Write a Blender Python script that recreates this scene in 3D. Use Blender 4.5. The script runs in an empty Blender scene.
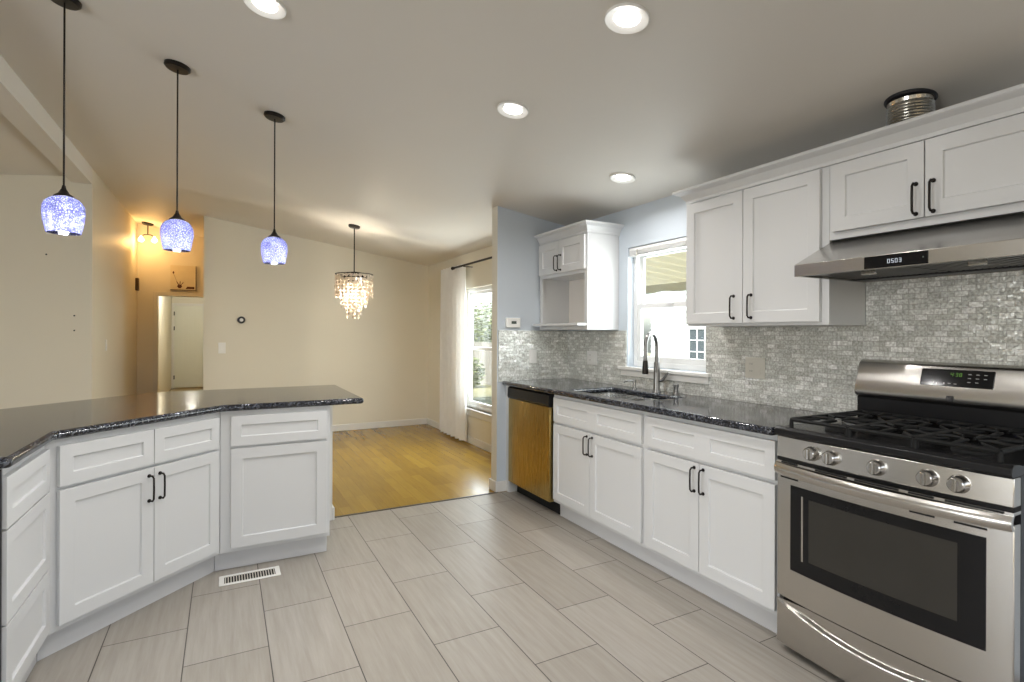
import bpy, bmesh, math, random
from mathutils import Vector, Matrix
random.seed(7)
S = bpy.context.scene
COL = S.collection
PI = math.pi

# ------------------------------------------------------------------ camera
F_PX, YAW, HORIZON, ROLL, EYE = 536.8, 0.49127, 333.1, 0.00385, 1.3
cd = bpy.data.cameras.new('camera')
cam = bpy.data.objects.new('camera', cd)
COL.objects.link(cam)
cd.sensor_fit = 'HORIZONTAL'
cd.sensor_width = 36.0
cd.lens = 36.0 * F_PX / 1024.0
cd.shift_y = -(341 - HORIZON) / 1024.0
cd.clip_start = 0.05
cd.clip_end = 200
cam.matrix_world = (Matrix.Translation((0, 0, EYE)) @ Matrix.Rotation(-YAW, 4, 'Z')
                    @ Matrix.Rotation(PI / 2, 4, 'X') @ Matrix.Rotation(ROLL, 4, 'Z'))
S.camera = cam

# ------------------------------------------------------------------ exposure, sky, sun, daylight
S.view_settings.view_transform = 'Standard'
S.view_settings.look = 'None'
S.view_settings.gamma = 1.0
S.view_settings.use_curve_mapping = False
S.view_settings.exposure = 0.20
S.cycles.use_denoising = True
S.cycles.max_bounces = 10
S.cycles.diffuse_bounces = 6
S.cycles.glossy_bounces = 5
S.cycles.transmission_bounces = 8
S.cycles.transparent_max_bounces = 12
S.cycles.sample_clamp_indirect = 6.0
S.cycles.caustics_reflective = False
S.cycles.caustics_refractive = False

W = bpy.data.worlds.new('sky')
S.world = W
W.use_nodes = True
wn = W.node_tree
wn.nodes.clear()
w_out = wn.nodes.new('ShaderNodeOutputWorld')
w_bg = wn.nodes.new('ShaderNodeBackground')
w_sky = wn.nodes.new('ShaderNodeTexSky')
w_sky.sky_type = 'NISHITA'
w_sky.sun_disc = False
w_sky.sun_elevation = math.radians(52)
w_sky.sun_rotation = math.radians(220)
w_sky.dust_density = 3.0
w_bg.inputs['Strength'].default_value = 0.55
wn.links.new(w_sky.outputs[0], w_bg.inputs[0])
wn.links.new(w_bg.outputs[0], w_out.inputs[0])

def light(name, kind, loc, energy, color=(1, 1, 1), rot=(0, 0, 0), size=None, size_y=None, shape=None, radius=None, parent=None):
    l = bpy.data.lights.new(name, kind)
    l.energy = energy
    l.color = color
    if kind == 'AREA':
        l.shape = shape or 'RECTANGLE'
        l.size = size
        if size_y: l.size_y = size_y
    if radius is not None: l.shadow_soft_size = radius
    o = bpy.data.objects.new(name, l)
    COL.objects.link(o)
    o.location = loc
    o.rotation_euler = rot
    if parent: o.parent = parent
    return o

sun = light('sun', 'SUN', (0, 0, 10), 5.5, (1, .96, .9), (math.radians(38), 0, math.radians(-50)))
sun.data.angle = .02
# added fill lights in unseen rear and left openings; daylight at the two windows
DAY = (.93, .97, 1.0)
light('fill_rear_opening', 'AREA', (0.6, -2.52, 1.25), 52, DAY, (math.radians(-90), 0, 0), 2.6, 2.0)
light('fill_left_opening', 'AREA', (-5.36, 0.4, 1.45), 105, DAY, (math.radians(90), 0, math.radians(-90)), 2.2, 1.3)
light('daylight_sink_window', 'AREA', (2.77, 2.763, 1.50), 12.5, DAY, (math.radians(90), 0, math.radians(90)), .70, .80)
light('daylight_dining_window', 'AREA', (2.665, 5.30, 1.12), 40, DAY, (math.radians(90), 0, math.radians(90)), 1.3, 1.35)
CAN_W, CAN_COL = 7.0, (1.0, .975, .95)

# ------------------------------------------------------------------ materials
def new_mat(name):
    m = bpy.data.materials.new(name)
    m.use_nodes = True
    return m, m.node_tree, m.node_tree.nodes['Principled BSDF']

def L(nt, a, b): nt.links.new(a, b)

def plain(name, col, rough=.5, metal=0.0, spec=.5, noise=0.0, scale=20, bump=0.0, coat=0.0):
    m, nt, b = new_mat(name)
    b.inputs['Roughness'].default_value = rough
    b.inputs['Metallic'].default_value = metal
    b.inputs['Specular IOR Level'].default_value = spec
    b.inputs['Coat Weight'].default_value = coat
    tc = nt.nodes.new('ShaderNodeTexCoord')
    n = nt.nodes.new('ShaderNodeTexNoise')
    n.inputs['Scale'].default_value = scale
    n.inputs['Detail'].default_value = 4
    L(nt, tc.outputs['Object'], n.inputs['Vector'])
    r = nt.nodes.new('ShaderNodeValToRGB')
    c = Vector(col)
    lo = c * (1 - noise); hi = c * (1 + noise)
    r.color_ramp.elements[0].color = (*lo, 1)
    r.color_ramp.elements[1].color = (*hi, 1)
    L(nt, n.outputs['Fac'], r.inputs[0])
    L(nt, r.outputs[0], b.inputs['Base Color'])
    if bump:
        bp = nt.nodes.new('ShaderNodeBump')
        bp.inputs['Strength'].default_value = bump
        bp.inputs['Distance'].default_value = .002
        L(nt, n.outputs['Fac'], bp.inputs['Height'])
        L(nt, bp.outputs[0], b.inputs['Normal'])
    return m

def emit(name, col, strength):
    m = bpy.data.materials.new(name)
    m.use_nodes = True
    nt = m.node_tree
    nt.nodes.clear()
    o = nt.nodes.new('ShaderNodeOutputMaterial')
    e = nt.nodes.new('ShaderNodeEmission')
    e.inputs[0].default_value = (*col, 1)
    e.inputs[1].default_value = strength
    L(nt, e.outputs[0], o.inputs[0])
    return m

def brushed(name, col, rough=.28, axis=2, amt=.08):
    """brushed stainless: streaks stretched along one axis"""
    m, nt, b = new_mat(name)
    b.inputs['Metallic'].default_value = 1
    tc = nt.nodes.new('ShaderNodeTexCoord')
    mp = nt.nodes.new('ShaderNodeMapping')
    sc = [400, 400, 400]
    sc[axis] = 4
    mp.inputs['Scale'].default_value = sc
    n = nt.nodes.new('ShaderNodeTexNoise')
    n.inputs['Scale'].default_value = 1
    n.inputs['Detail'].default_value = 3
    L(nt, tc.outputs['Object'], mp.inputs[0]); L(nt, mp.outputs[0], n.inputs['Vector'])
    r = nt.nodes.new('ShaderNodeMapRange')
    r.inputs['To Min'].default_value = rough - amt
    r.inputs['To Max'].default_value = rough + amt
    L(nt, n.outputs['Fac'], r.inputs[0]); L(nt, r.outputs[0], b.inputs['Roughness'])
    b.inputs['Base Color'].default_value = (*col, 1)
    bp = nt.nodes.new('ShaderNodeBump')
    bp.inputs['Strength'].default_value = .015
    bp.inputs['Distance'].default_value = .001
    L(nt, n.outputs['Fac'], bp.inputs['Height']); L(nt, bp.outputs[0], b.inputs['Normal'])
    return m

def granite(name):
    m, nt, b = new_mat(name)
    tc = nt.nodes.new('ShaderNodeTexCoord')
    v = nt.nodes.new('ShaderNodeTexVoronoi'); v.inputs['Scale'].default_value = 150
    n = nt.nodes.new('ShaderNodeTexNoise'); n.inputs['Scale'].default_value = 60; n.inputs['Detail'].default_value = 6
    for t in (v, n): L(nt, tc.outputs['Object'], t.inputs['Vector'])
    hs = nt.nodes.new('ShaderNodeSeparateColor'); L(nt, v.outputs['Color'], hs.inputs[0])
    r = nt.nodes.new('ShaderNodeValToRGB')
    e = r.color_ramp.elements
    e[0].position = 0; e[0].color = (.006, .007, .011, 1)
    e[1].position = .50; e[1].color = (.016, .018, .027, 1)
    a = e.new(.70); a.color = (.042, .047, .065, 1)
    a = e.new(.90); a.color = (.17, .18, .21, 1)
    L(nt, hs.outputs[0], r.inputs[0])
    mx = nt.nodes.new('ShaderNodeMix'); mx.data_type = 'RGBA'; mx.blend_type = 'MULTIPLY'
    mx.inputs[0].default_value = .7
    L(nt, r.outputs[0], mx.inputs[6]); L(nt, n.outputs['Fac'], mx.inputs[7])
    L(nt, mx.outputs[2], b.inputs['Base Color'])
    b.inputs['Roughness'].default_value = .10
    b.inputs['Specular IOR Level'].default_value = .6
    return m

def tile_floor():
    m, nt, b = new_mat('porcelain_tile')
    tc = nt.nodes.new('ShaderNodeTexCoord')
    sp = nt.nodes.new('ShaderNodeSeparateXYZ'); L(nt, tc.outputs['Object'], sp.inputs[0])
    PX, PY = .3042, .6225
    def madd(sock, off):
        a = nt.nodes.new('ShaderNodeMath'); a.operation = 'ADD'; a.inputs[1].default_value = off
        L(nt, sock, a.inputs[0]); return a.outputs[0]
    u = madd(sp.outputs[1], -2.434 + PY * 20)
    v = madd(sp.outputs[0], -.165 + PX * 30)
    cb = nt.nodes.new('ShaderNodeCombineXYZ'); L(nt, u, cb.inputs[0]); L(nt, v, cb.inputs[1])
    br = nt.nodes.new('ShaderNodeTexBrick')
    br.offset = .5; br.offset_frequency = 2; br.squash = 1
    br.inputs['Scale'].default_value = 1
    br.inputs['Mortar Size'].default_value = .0022
    br.inputs['Mortar Smooth'].default_value = .1
    br.inputs['Brick Width'].default_value = PY
    br.inputs['Row Height'].default_value = PX
    br.inputs['Color1'].default_value = (.355, .328, .285, 1)
    br.inputs['Color2'].default_value = (.40, .372, .328, 1)
    br.inputs['Mortar'].default_value = (.085, .075, .065, 1)
    L(nt, cb.outputs[0], br.inputs['Vector'])
    # fine linear veining along the long side of each tile
    mp = nt.nodes.new('ShaderNodeMapping'); mp.inputs['Scale'].default_value = (26, 1.6, 1)
    L(nt, tc.outputs['Object'], mp.inputs[0])
    n = nt.nodes.new('ShaderNodeTexNoise'); n.inputs['Scale'].default_value = 1.6; n.inputs['Detail'].default_value = 7; n.inputs['Roughness'].default_value = .65
    L(nt, mp.outputs[0], n.inputs['Vector'])
    r = nt.nodes.new('ShaderNodeValToRGB')
    r.color_ramp.elements[0].position = .3; r.color_ramp.elements[0].color = (.84, .82, .80, 1)
    r.color_ramp.elements[1].position = .7; r.color_ramp.elements[1].color = (1.06, 1.06, 1.07, 1)
    L(nt, n.outputs['Fac'], r.inputs[0])
    mx = nt.nodes.new('ShaderNodeMix'); mx.data_type = 'RGBA'; mx.blend_type = 'MULTIPLY'; mx.inputs[0].default_value = 1
    L(nt, br.outputs[0], mx.inputs[6]); L(nt, r.outputs[0], mx.inputs[7])
    L(nt, mx.outputs[2], b.inputs['Base Color'])
    b.inputs['Roughness'].default_value = .42
    b.inputs['Specular IOR Level'].default_value = .35
    bp = nt.nodes.new('ShaderNodeBump'); bp.inputs['Strength'].default_value = .5; bp.inputs['Distance'].default_value = .002; bp.invert = True
    L(nt, br.outputs['Fac'], bp.inputs['Height']); L(nt, bp.outputs[0], b.inputs['Normal'])
    return m

def wood_floor():
    m, nt, b = new_mat('honey_maple_planks')
    tc = nt.nodes.new('ShaderNodeTexCoord')
    sp = nt.nodes.new('ShaderNodeSeparateXYZ'); L(nt, tc.outputs['Object'], sp.inputs[0])
    cb = nt.nodes.new('ShaderNodeCombineXYZ'); L(nt, sp.outputs[1], cb.inputs[0]); L(nt, sp.outputs[0], cb.inputs[1])
    br = nt.nodes.new('ShaderNodeTexBrick')
    br.offset = .37; br.offset_frequency = 3
    br.inputs['Scale'].default_value = 1
    br.inputs['Mortar Size'].default_value = .0008
    br.inputs['Brick Width'].default_value = .62
    br.inputs['Row Height'].default_value = .083
    br.inputs['Color1'].default_value = (.30, .175, .018, 1)
    br.inputs['Color2'].default_value = (.40, .245, .030, 1)
    br.inputs['Mortar'].default_value = (.22, .12, .02, 1)
    L(nt, cb.outputs[0], br.inputs['Vector'])
    mp = nt.nodes.new('ShaderNodeMapping'); mp.inputs['Scale'].default_value = (30, 2, 1)
    L(nt, tc.outputs['Object'], mp.inputs[0])
    n = nt.nodes.new('ShaderNodeTexNoise'); n.inputs['Scale'].default_value = 2; n.inputs['Detail'].default_value = 6
    L(nt, mp.outputs[0], n.inputs['Vector'])
    r = nt.nodes.new('ShaderNodeValToRGB')
    r.color_ramp.elements[0].position = .3; r.color_ramp.elements[0].color = (.88, .86, .82, 1)
    r.color_ramp.elements[1].position = .7; r.color_ramp.elements[1].color = (1.05, 1.05, 1.05, 1)
    L(nt, n.outputs['Fac'], r.inputs[0])
    mx = nt.nodes.new('ShaderNodeMix'); mx.data_type = 'RGBA'; mx.blend_type = 'MULTIPLY'; mx.inputs[0].default_value = 1
    L(nt, br.outputs[0], mx.inputs[6]); L(nt, r.outputs[0], mx.inputs[7])
    L(nt, mx.outputs[2], b.inputs['Base Color'])
    b.inputs['Roughness'].default_value = .20
    b.inputs['Specular IOR Level'].default_value = .38
    return m

def mosaic():
    """small iridescent silver glass bricks on the splashback; courses run level on both walls"""
    m, nt, b = new_mat('silver_glass_mosaic')
    tc = nt.nodes.new('ShaderNodeTexCoord')
    sp = nt.nodes.new('ShaderNodeSeparateXYZ'); L(nt, tc.outputs['Object'], sp.inputs[0])
    ad = nt.nodes.new('ShaderNodeMath'); ad.operation = 'SUBTRACT'
    L(nt, sp.outputs[0], ad.inputs[0]); L(nt, sp.outputs[1], ad.inputs[1])
    cb = nt.nodes.new('ShaderNodeCombineXYZ'); L(nt, ad.outputs[0], cb.inputs[0]); L(nt, sp.outputs[2], cb.inputs[1])
    BW, BH = .048, .0235
    br = nt.nodes.new('ShaderNodeTexBrick')
    br.offset = .5
    br.inputs['Scale'].default_value = 1
    br.inputs['Mortar Size'].default_value = .0013
    br.inputs['Brick Width'].default_value = BW
    br.inputs['Row Height'].default_value = BH
    br.inputs['Color1'].default_value = (.0, .0, .0, 1)
    br.inputs['Color2'].default_value = (1, 1, 1, 1)
    br.inputs['Mortar'].default_value = (.5, .5, .5, 1)
    L(nt, cb.outputs[0], br.inputs['Vector'])
    r = nt.nodes.new('ShaderNodeValToRGB')
    e = r.color_ramp.elements
    e[0].position = 0; e[0].color = (.57, .57, .535, 1)
    e[1].position = 1; e[1].color = (.90, .90, .88, 1)
    a = e.new(.35); a.color = (.62, .63, .60, 1)
    a = e.new(.7); a.color = (.76, .77, .74, 1)
    L(nt, br.outputs['Color'], r.inputs[0])
    n = nt.nodes.new('ShaderNodeTexNoise'); n.inputs['Scale'].default_value = 95; n.inputs['Detail'].default_value = 3
    L(nt, tc.outputs['Object'], n.inputs['Vector'])
    nr = nt.nodes.new('ShaderNodeValToRGB')
    nr.color_ramp.elements[0].position = .3; nr.color_ramp.elements[0].color = (.66, .66, .64, 1)
    nr.color_ramp.elements[1].position = .72; nr.color_ramp.elements[1].color = (1.35, 1.35, 1.35, 1)
    L(nt, n.outputs['Fac'], nr.inputs[0])
    mx = nt.nodes.new('ShaderNodeMix'); mx.data_type = 'RGBA'; mx.blend_type = 'MULTIPLY'; mx.inputs[0].default_value = 1
    L(nt, r.outputs[0], mx.inputs[6]); L(nt, nr.outputs[0], mx.inputs[7])
    gm = nt.nodes.new('ShaderNodeMix'); gm.data_type = 'RGBA'
    L(nt, br.outputs['Fac'], gm.inputs[0]); L(nt, mx.outputs[2], gm.inputs[6])
    gm.inputs[7].default_value = (.50, .49, .455, 1)
    L(nt, gm.outputs[2], b.inputs['Base Color'])
    b.inputs['Metallic'].default_value = .30
    b.inputs['Roughness'].default_value = .24
    # each brick is tilted a little its own way
    vo = nt.nodes.new('ShaderNodeTexVoronoi'); vo.inputs['Scale'].default_value = 130
    L(nt, tc.outputs['Object'], vo.inputs['Vector'])
    geo = nt.nodes.new('ShaderNodeNewGeometry')
    sb = nt.nodes.new('ShaderNodeVectorMath'); sb.operation = 'SUBTRACT'; sb.inputs[1].default_value = (.5, .5, .5)
    L(nt, vo.outputs['Color'], sb.inputs[0])
    sc = nt.nodes.new('ShaderNodeVectorMath'); sc.operation = 'SCALE'; sc.inputs['Scale'].default_value = .20
    L(nt, sb.outputs[0], sc.inputs[0])
    av = nt.nodes.new('ShaderNodeVectorMath'); av.operation = 'ADD'
    L(nt, geo.outputs['Normal'], av.inputs[0]); L(nt, sc.outputs[0], av.inputs[1])
    nn = nt.nodes.new('ShaderNodeVectorMath'); nn.operation = 'NORMALIZE'; L(nt, av.outputs[0], nn.inputs[0])
    bp = nt.nodes.new('ShaderNodeBump'); bp.inputs['Strength'].default_value = .5; bp.inputs['Distance'].default_value = .001; bp.invert = True
    L(nt, br.outputs['Fac'], bp.inputs['Height']); L(nt, nn.outputs[0], bp.inputs['Normal'])
    L(nt, bp.outputs[0], b.inputs['Normal'])
    return m

def glass_pane():
    m = bpy.data.materials.new('window_glass')
    m.use_nodes = True
    nt = m.node_tree; nt.nodes.clear()
    o = nt.nodes.new('ShaderNodeOutputMaterial')
    t = nt.nodes.new('ShaderNodeBsdfTransparent'); t.inputs[0].default_value = (.95, .97, .96, 1)
    g = nt.nodes.new('ShaderNodeBsdfGlossy'); g.inputs['Roughness'].default_value = .02
    lw = nt.nodes.new('ShaderNodeLayerWeight'); lw.inputs[0].default_value = .5
    pw = nt.nodes.new('ShaderNodeMath'); pw.operation = 'POWER'; pw.inputs[1].default_value = 5
    L(nt, lw.outputs['Facing'], pw.inputs[0])
    fr = nt.nodes.new('ShaderNodeMath'); fr.operation = 'MULTIPLY_ADD'; fr.inputs[1].default_value = .6; fr.inputs[2].default_value = .025
    L(nt, pw.outputs[0], fr.inputs[0])
    mx = nt.nodes.new('ShaderNodeMixShader')
    L(nt, fr.outputs[0], mx.inputs[0]); L(nt, t.outputs[0], mx.inputs[1]); L(nt, g.outputs[0], mx.inputs[2])
    L(nt, mx.outputs[0], o.inputs[0])
    return m

def crackle_glass():
    m = bpy.data.materials.new('blue_crackle_glass')
    m.use_nodes = True
    nt = m.node_tree; nt.nodes.clear()
    o = nt.nodes.new('ShaderNodeOutputMaterial')
    tc = nt.nodes.new('ShaderNodeTexCoord')
    v = nt.nodes.new('ShaderNodeTexVoronoi'); v.feature = 'DISTANCE_TO_EDGE'; v.inputs['Scale'].default_value = 120
    L(nt, tc.outputs['Object'], v.inputs['Vector'])
    r = nt.nodes.new('ShaderNodeValToRGB')
    r.color_ramp.elements[0].position = .08; r.color_ramp.elements[0].color = (0, 0, 0, 1)
    r.color_ramp.elements[1].position = .26; r.color_ramp.elements[1].color = (1, 1, 1, 1)
    L(nt, v.outputs[0], r.inputs[0])
    tr = nt.nodes.new('ShaderNodeBsdfTranslucent'); tr.inputs[0].default_value = (.74, .75, .90, 1)
    tp = nt.nodes.new('ShaderNodeBsdfTransparent'); tp.inputs[0].default_value = (.78, .80, .97, 1)
    m1 = nt.nodes.new('ShaderNodeMixShader'); m1.inputs[0].default_value = .52
    L(nt, tr.outputs[0], m1.inputs[1]); L(nt, tp.outputs[0], m1.inputs[2])
    dk = nt.nodes.new('ShaderNodeBsdfTranslucent'); dk.inputs[0].default_value = (.10, .10, .20, 1)
    m2 = nt.nodes.new('ShaderNodeMixShader')
    L(nt, r.outputs[0], m2.inputs[0]); L(nt, dk.outputs[0], m2.inputs[1]); L(nt, m1.outputs[0], m2.inputs[2])
    g = nt.nodes.new('ShaderNodeBsdfGlossy'); g.inputs['Roughness'].default_value = .08
    m3 = nt.nodes.new('ShaderNodeMixShader'); m3.inputs[0].default_value = .07
    L(nt, m2.outputs[0], m3.inputs[1]); L(nt, g.outputs[0], m3.inputs[2])
    L(nt, m3.outputs[0], o.inputs[0])
    return m

def shell_mat():
    m = bpy.data.materials.new('capiz_shell')
    m.use_nodes = True
    nt = m.node_tree; nt.nodes.clear()
    o = nt.nodes.new('ShaderNodeOutputMaterial')
    tc = nt.nodes.new('ShaderNodeTexCoord')
    n = nt.nodes.new('ShaderNodeTexNoise'); n.inputs['Scale'].default_value = 24
    L(nt, tc.outputs['Object'], n.inputs['Vector'])
    r = nt.nodes.new('ShaderNodeValToRGB')
    r.color_ramp.elements[0].color = (.75, .62, .46, 1); r.color_ramp.elements[1].color = (.97, .93, .88, 1)
    L(nt, n.outputs['Fac'], r.inputs[0])
    t = nt.nodes.new('ShaderNodeBsdfTranslucent'); L(nt, r.outputs[0], t.inputs[0])
    d = nt.nodes.new('ShaderNodeBsdfDiffuse'); L(nt, r.outputs[0], d.inputs[0])
    m1 = nt.nodes.new('ShaderNodeMixShader'); m1.inputs[0].default_value = .4
    L(nt, t.outputs[0], m1.inputs[1]); L(nt, d.outputs[0], m1.inputs[2])
    g = nt.nodes.new('ShaderNodeBsdfGlossy'); g.inputs['Roughness'].default_value = .12
    m2 = nt.nodes.new('ShaderNodeMixShader'); m2.inputs[0].default_value = .15
    L(nt, m1.outputs[0], m2.inputs[1]); L(nt, g.outputs[0], m2.inputs[2])
    L(nt, m2.outputs[0], o.inputs[0])
    return m

def cloth_mat():
    m = bpy.data.materials.new('sheer_white_cloth')
    m.use_nodes = True
    nt = m.node_tree; nt.nodes.clear()
    o = nt.nodes.new('ShaderNodeOutputMaterial')
    tc = nt.nodes.new('ShaderNodeTexCoord')
    n = nt.nodes.new('ShaderNodeTexNoise'); n.inputs['Scale'].default_value = 9; n.inputs['Detail'].default_value = 5
    L(nt, tc.outputs['Object'], n.inputs['Vector'])
    r = nt.nodes.new('ShaderNodeValToRGB')
    r.color_ramp.elements[0].color = (.90, .89, .88, 1); r.color_ramp.elements[1].color = (.97, .97, .96, 1)
    L(nt, n.outputs['Fac'], r.inputs[0])
    d = nt.nodes.new('ShaderNodeBsdfDiffuse'); L(nt, r.outputs[0], d.inputs[0])
    t = nt.nodes.new('ShaderNodeBsdfTranslucent'); L(nt, r.outputs[0], t.inputs[0])
    m1 = nt.nodes.new('ShaderNodeMixShader'); m1.inputs[0].default_value = .35
    L(nt, d.outputs[0], m1.inputs[1]); L(nt, t.outputs[0], m1.inputs[2])
    L(nt, m1.outputs[0], o.inputs[0])
    return m

M = dict(
    beige=plain('beige_wall_paint', (.72, .675, .565), .5, noise=.012, scale=3, bump=.02),
    blue=plain('blue_grey_wall_paint', (.565, .62, .68), .5, noise=.012, scale=3, bump=.02),
    post=plain('pale_corner_paint', (.68, .65, .57), .45, noise=.012, scale=3),
    ceil=plain('ceiling_paint', (.70, .665, .61), .6, noise=.012, scale=2, bump=.03),
    trim=plain('white_trim_paint', (.72, .71, .68), .35, noise=.01),
    cab=plain('white_cabinet_lacquer', (.645, .65, .655), .3, noise=.008, scale=4),
    cabin=plain('cabinet_lining', (.80, .75, .69), .4, noise=.02, scale=4),
    toe=plain('toe_kick_paint', (.60, .60, .61), .4, noise=.015, scale=4),
    bronze=plain('dark_bronze', (.022, .018, .016), .38, .7, noise=.1),
    dark=plain('dark_panel', (.018, .018, .022), .4, noise=.1),
    granite=granite('dark_blue_granite'),
    steel=brushed('brushed_stainless', (.56, .54, .51), .24, 0, .05),
    steel_y=brushed('brushed_stainless_upright', (.56, .54, .51), .27, 2, .06),
    steel_gold_reflect=brushed('stainless_with_gold_reflection', (.50, .36, .13), .27, 2, .06),  # wood-floor reflection put into the steel colour as a golden tint
    chrome=plain('satin_nickel', (.30, .295, .285), .24, 1.0, noise=.03),
    faucet=plain('dark_nickel', (.20, .195, .19), .30, 1.0, noise=.03),
    knob=plain('polished_knob_metal', (.52, .51, .49), .2, 1.0, noise=.03),
    filt=plain('filter_steel', (.16, .155, .15), .4, 1.0, noise=.1),
    sink=brushed('sink_stainless', (.70, .70, .69), .25, 0, .05),
    enamel=plain('black_enamel', (.010, .010, .011), .26, spec=.3, noise=.1),
    iron=plain('black_cast_iron', (.010, .010, .010), .6, spec=.25, noise=.2, scale=80, bump=.3),
    blackglass=plain('black_oven_glass', (.008, .008, .009), .08, spec=.28, noise=.1),
    viewglass=plain('smoked_viewing_glass', (.034, .032, .028), .16, spec=.3, noise=.15, scale=6),
    slot=plain('shadow_gap_black', (.004, .004, .004), .8, noise=.1),
    plastic=plain('white_plastic', (.84, .83, .80), .35, noise=.01),
    plastic_b=plain('ivory_plastic', (.62, .59, .52), .35, noise=.01),
    lcd=plain('grey_lcd', (.10, .12, .11), .2, noise=.1),
    foil=plain('crinkled_foil', (.62, .60, .56), .22, 1.0, noise=.25, scale=30, bump=1.0),
    tile=tile_floor(), wood=wood_floor(), mosaic=mosaic(),
    glass=glass_pane(), crackle=crackle_glass(), shell=shell_mat(), cloth=cloth_mat(),
    vinyl=plain('white_vinyl', (.80, .80, .79), .3, noise=.008),
    door=plain('pale_door_paint', (.70, .71, .64), .4, noise=.01),
    strip=plain('dark_transition_strip', (.05, .035, .02), .5, noise=.2),
    canvas=plain('cream_canvas', (.68, .60, .44), .7, noise=.08, scale=12),
    canvas_shade_chime=plain('canvas_shade_and_chime_brown', (.07, .04, .015), .6, noise=.15),  # painted shade on the picture's sides, plain brown on the chime
    rust=plain('dark_red_paint', (.10, .025, .015), .6, noise=.3, scale=40),
    alu=plain('patio_aluminium', (.80, .77, .66), .5, noise=.03),
    fibre=None,
    alu_d=plain('patio_fascia', (.58, .56, .50), .5, noise=.06),
    fence=plain('weathered_fence_board', (.33, .31, .27), .8, noise=.25, scale=8, bump=.3),
    siding=plain('pale_green_siding', (.74, .80, .76), .6, noise=.03),
    pane_d=plain('dark_window_pane', (.10, .12, .13), .1, noise=.1),
    leaf=plain('green_leaves', (.20, .24, .11), .6, noise=.5, scale=9),
    bark=plain('brown_bark', (.14, .10, .07), .9, noise=.3, scale=20, bump=.6),
    grass=plain('dry_lawn', (.26, .25, .14), .95, noise=.35, scale=14),
    patio=plain('concrete_patio', (.58, .57, .53), .8, noise=.08, scale=10),
    lens=emit('downlight_lens', (1, .97, .93), 14),
    bulb_cool=emit('pendant_bulb', (.93, .95, 1), 14),
    bulb_warm=emit('warm_bulb', (1, .83, .58), 11),
    digit=emit('white_clock_digits', (.85, .92, 1), .85),
    digit_g=emit('green_clock_digits', (.35, .75, .15), .35),
    legend=plain('panel_legend', (.75, .75, .75), .5, noise=.01),
)

def fibreglass():
    m = bpy.data.materials.new('translucent_fibreglass')
    m.use_nodes = True
    nt = m.node_tree; nt.nodes.clear()
    o = nt.nodes.new('ShaderNodeOutputMaterial')
    t = nt.nodes.new('ShaderNodeBsdfTranslucent'); t.inputs[0].default_value = (.80, .76, .62, 1)
    d = nt.nodes.new('ShaderNodeBsdfDiffuse'); d.inputs[0].default_value = (.82, .79, .68, 1)
    m1 = nt.nodes.new('ShaderNodeMixShader'); m1.inputs[0].default_value = .5
    L(nt, t.outputs[0], m1.inputs[1]); L(nt, d.outputs[0], m1.inputs[2]); L(nt, m1.outputs[0], o.inputs[0])
    return m
M['fibre'] = fibreglass()

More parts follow.
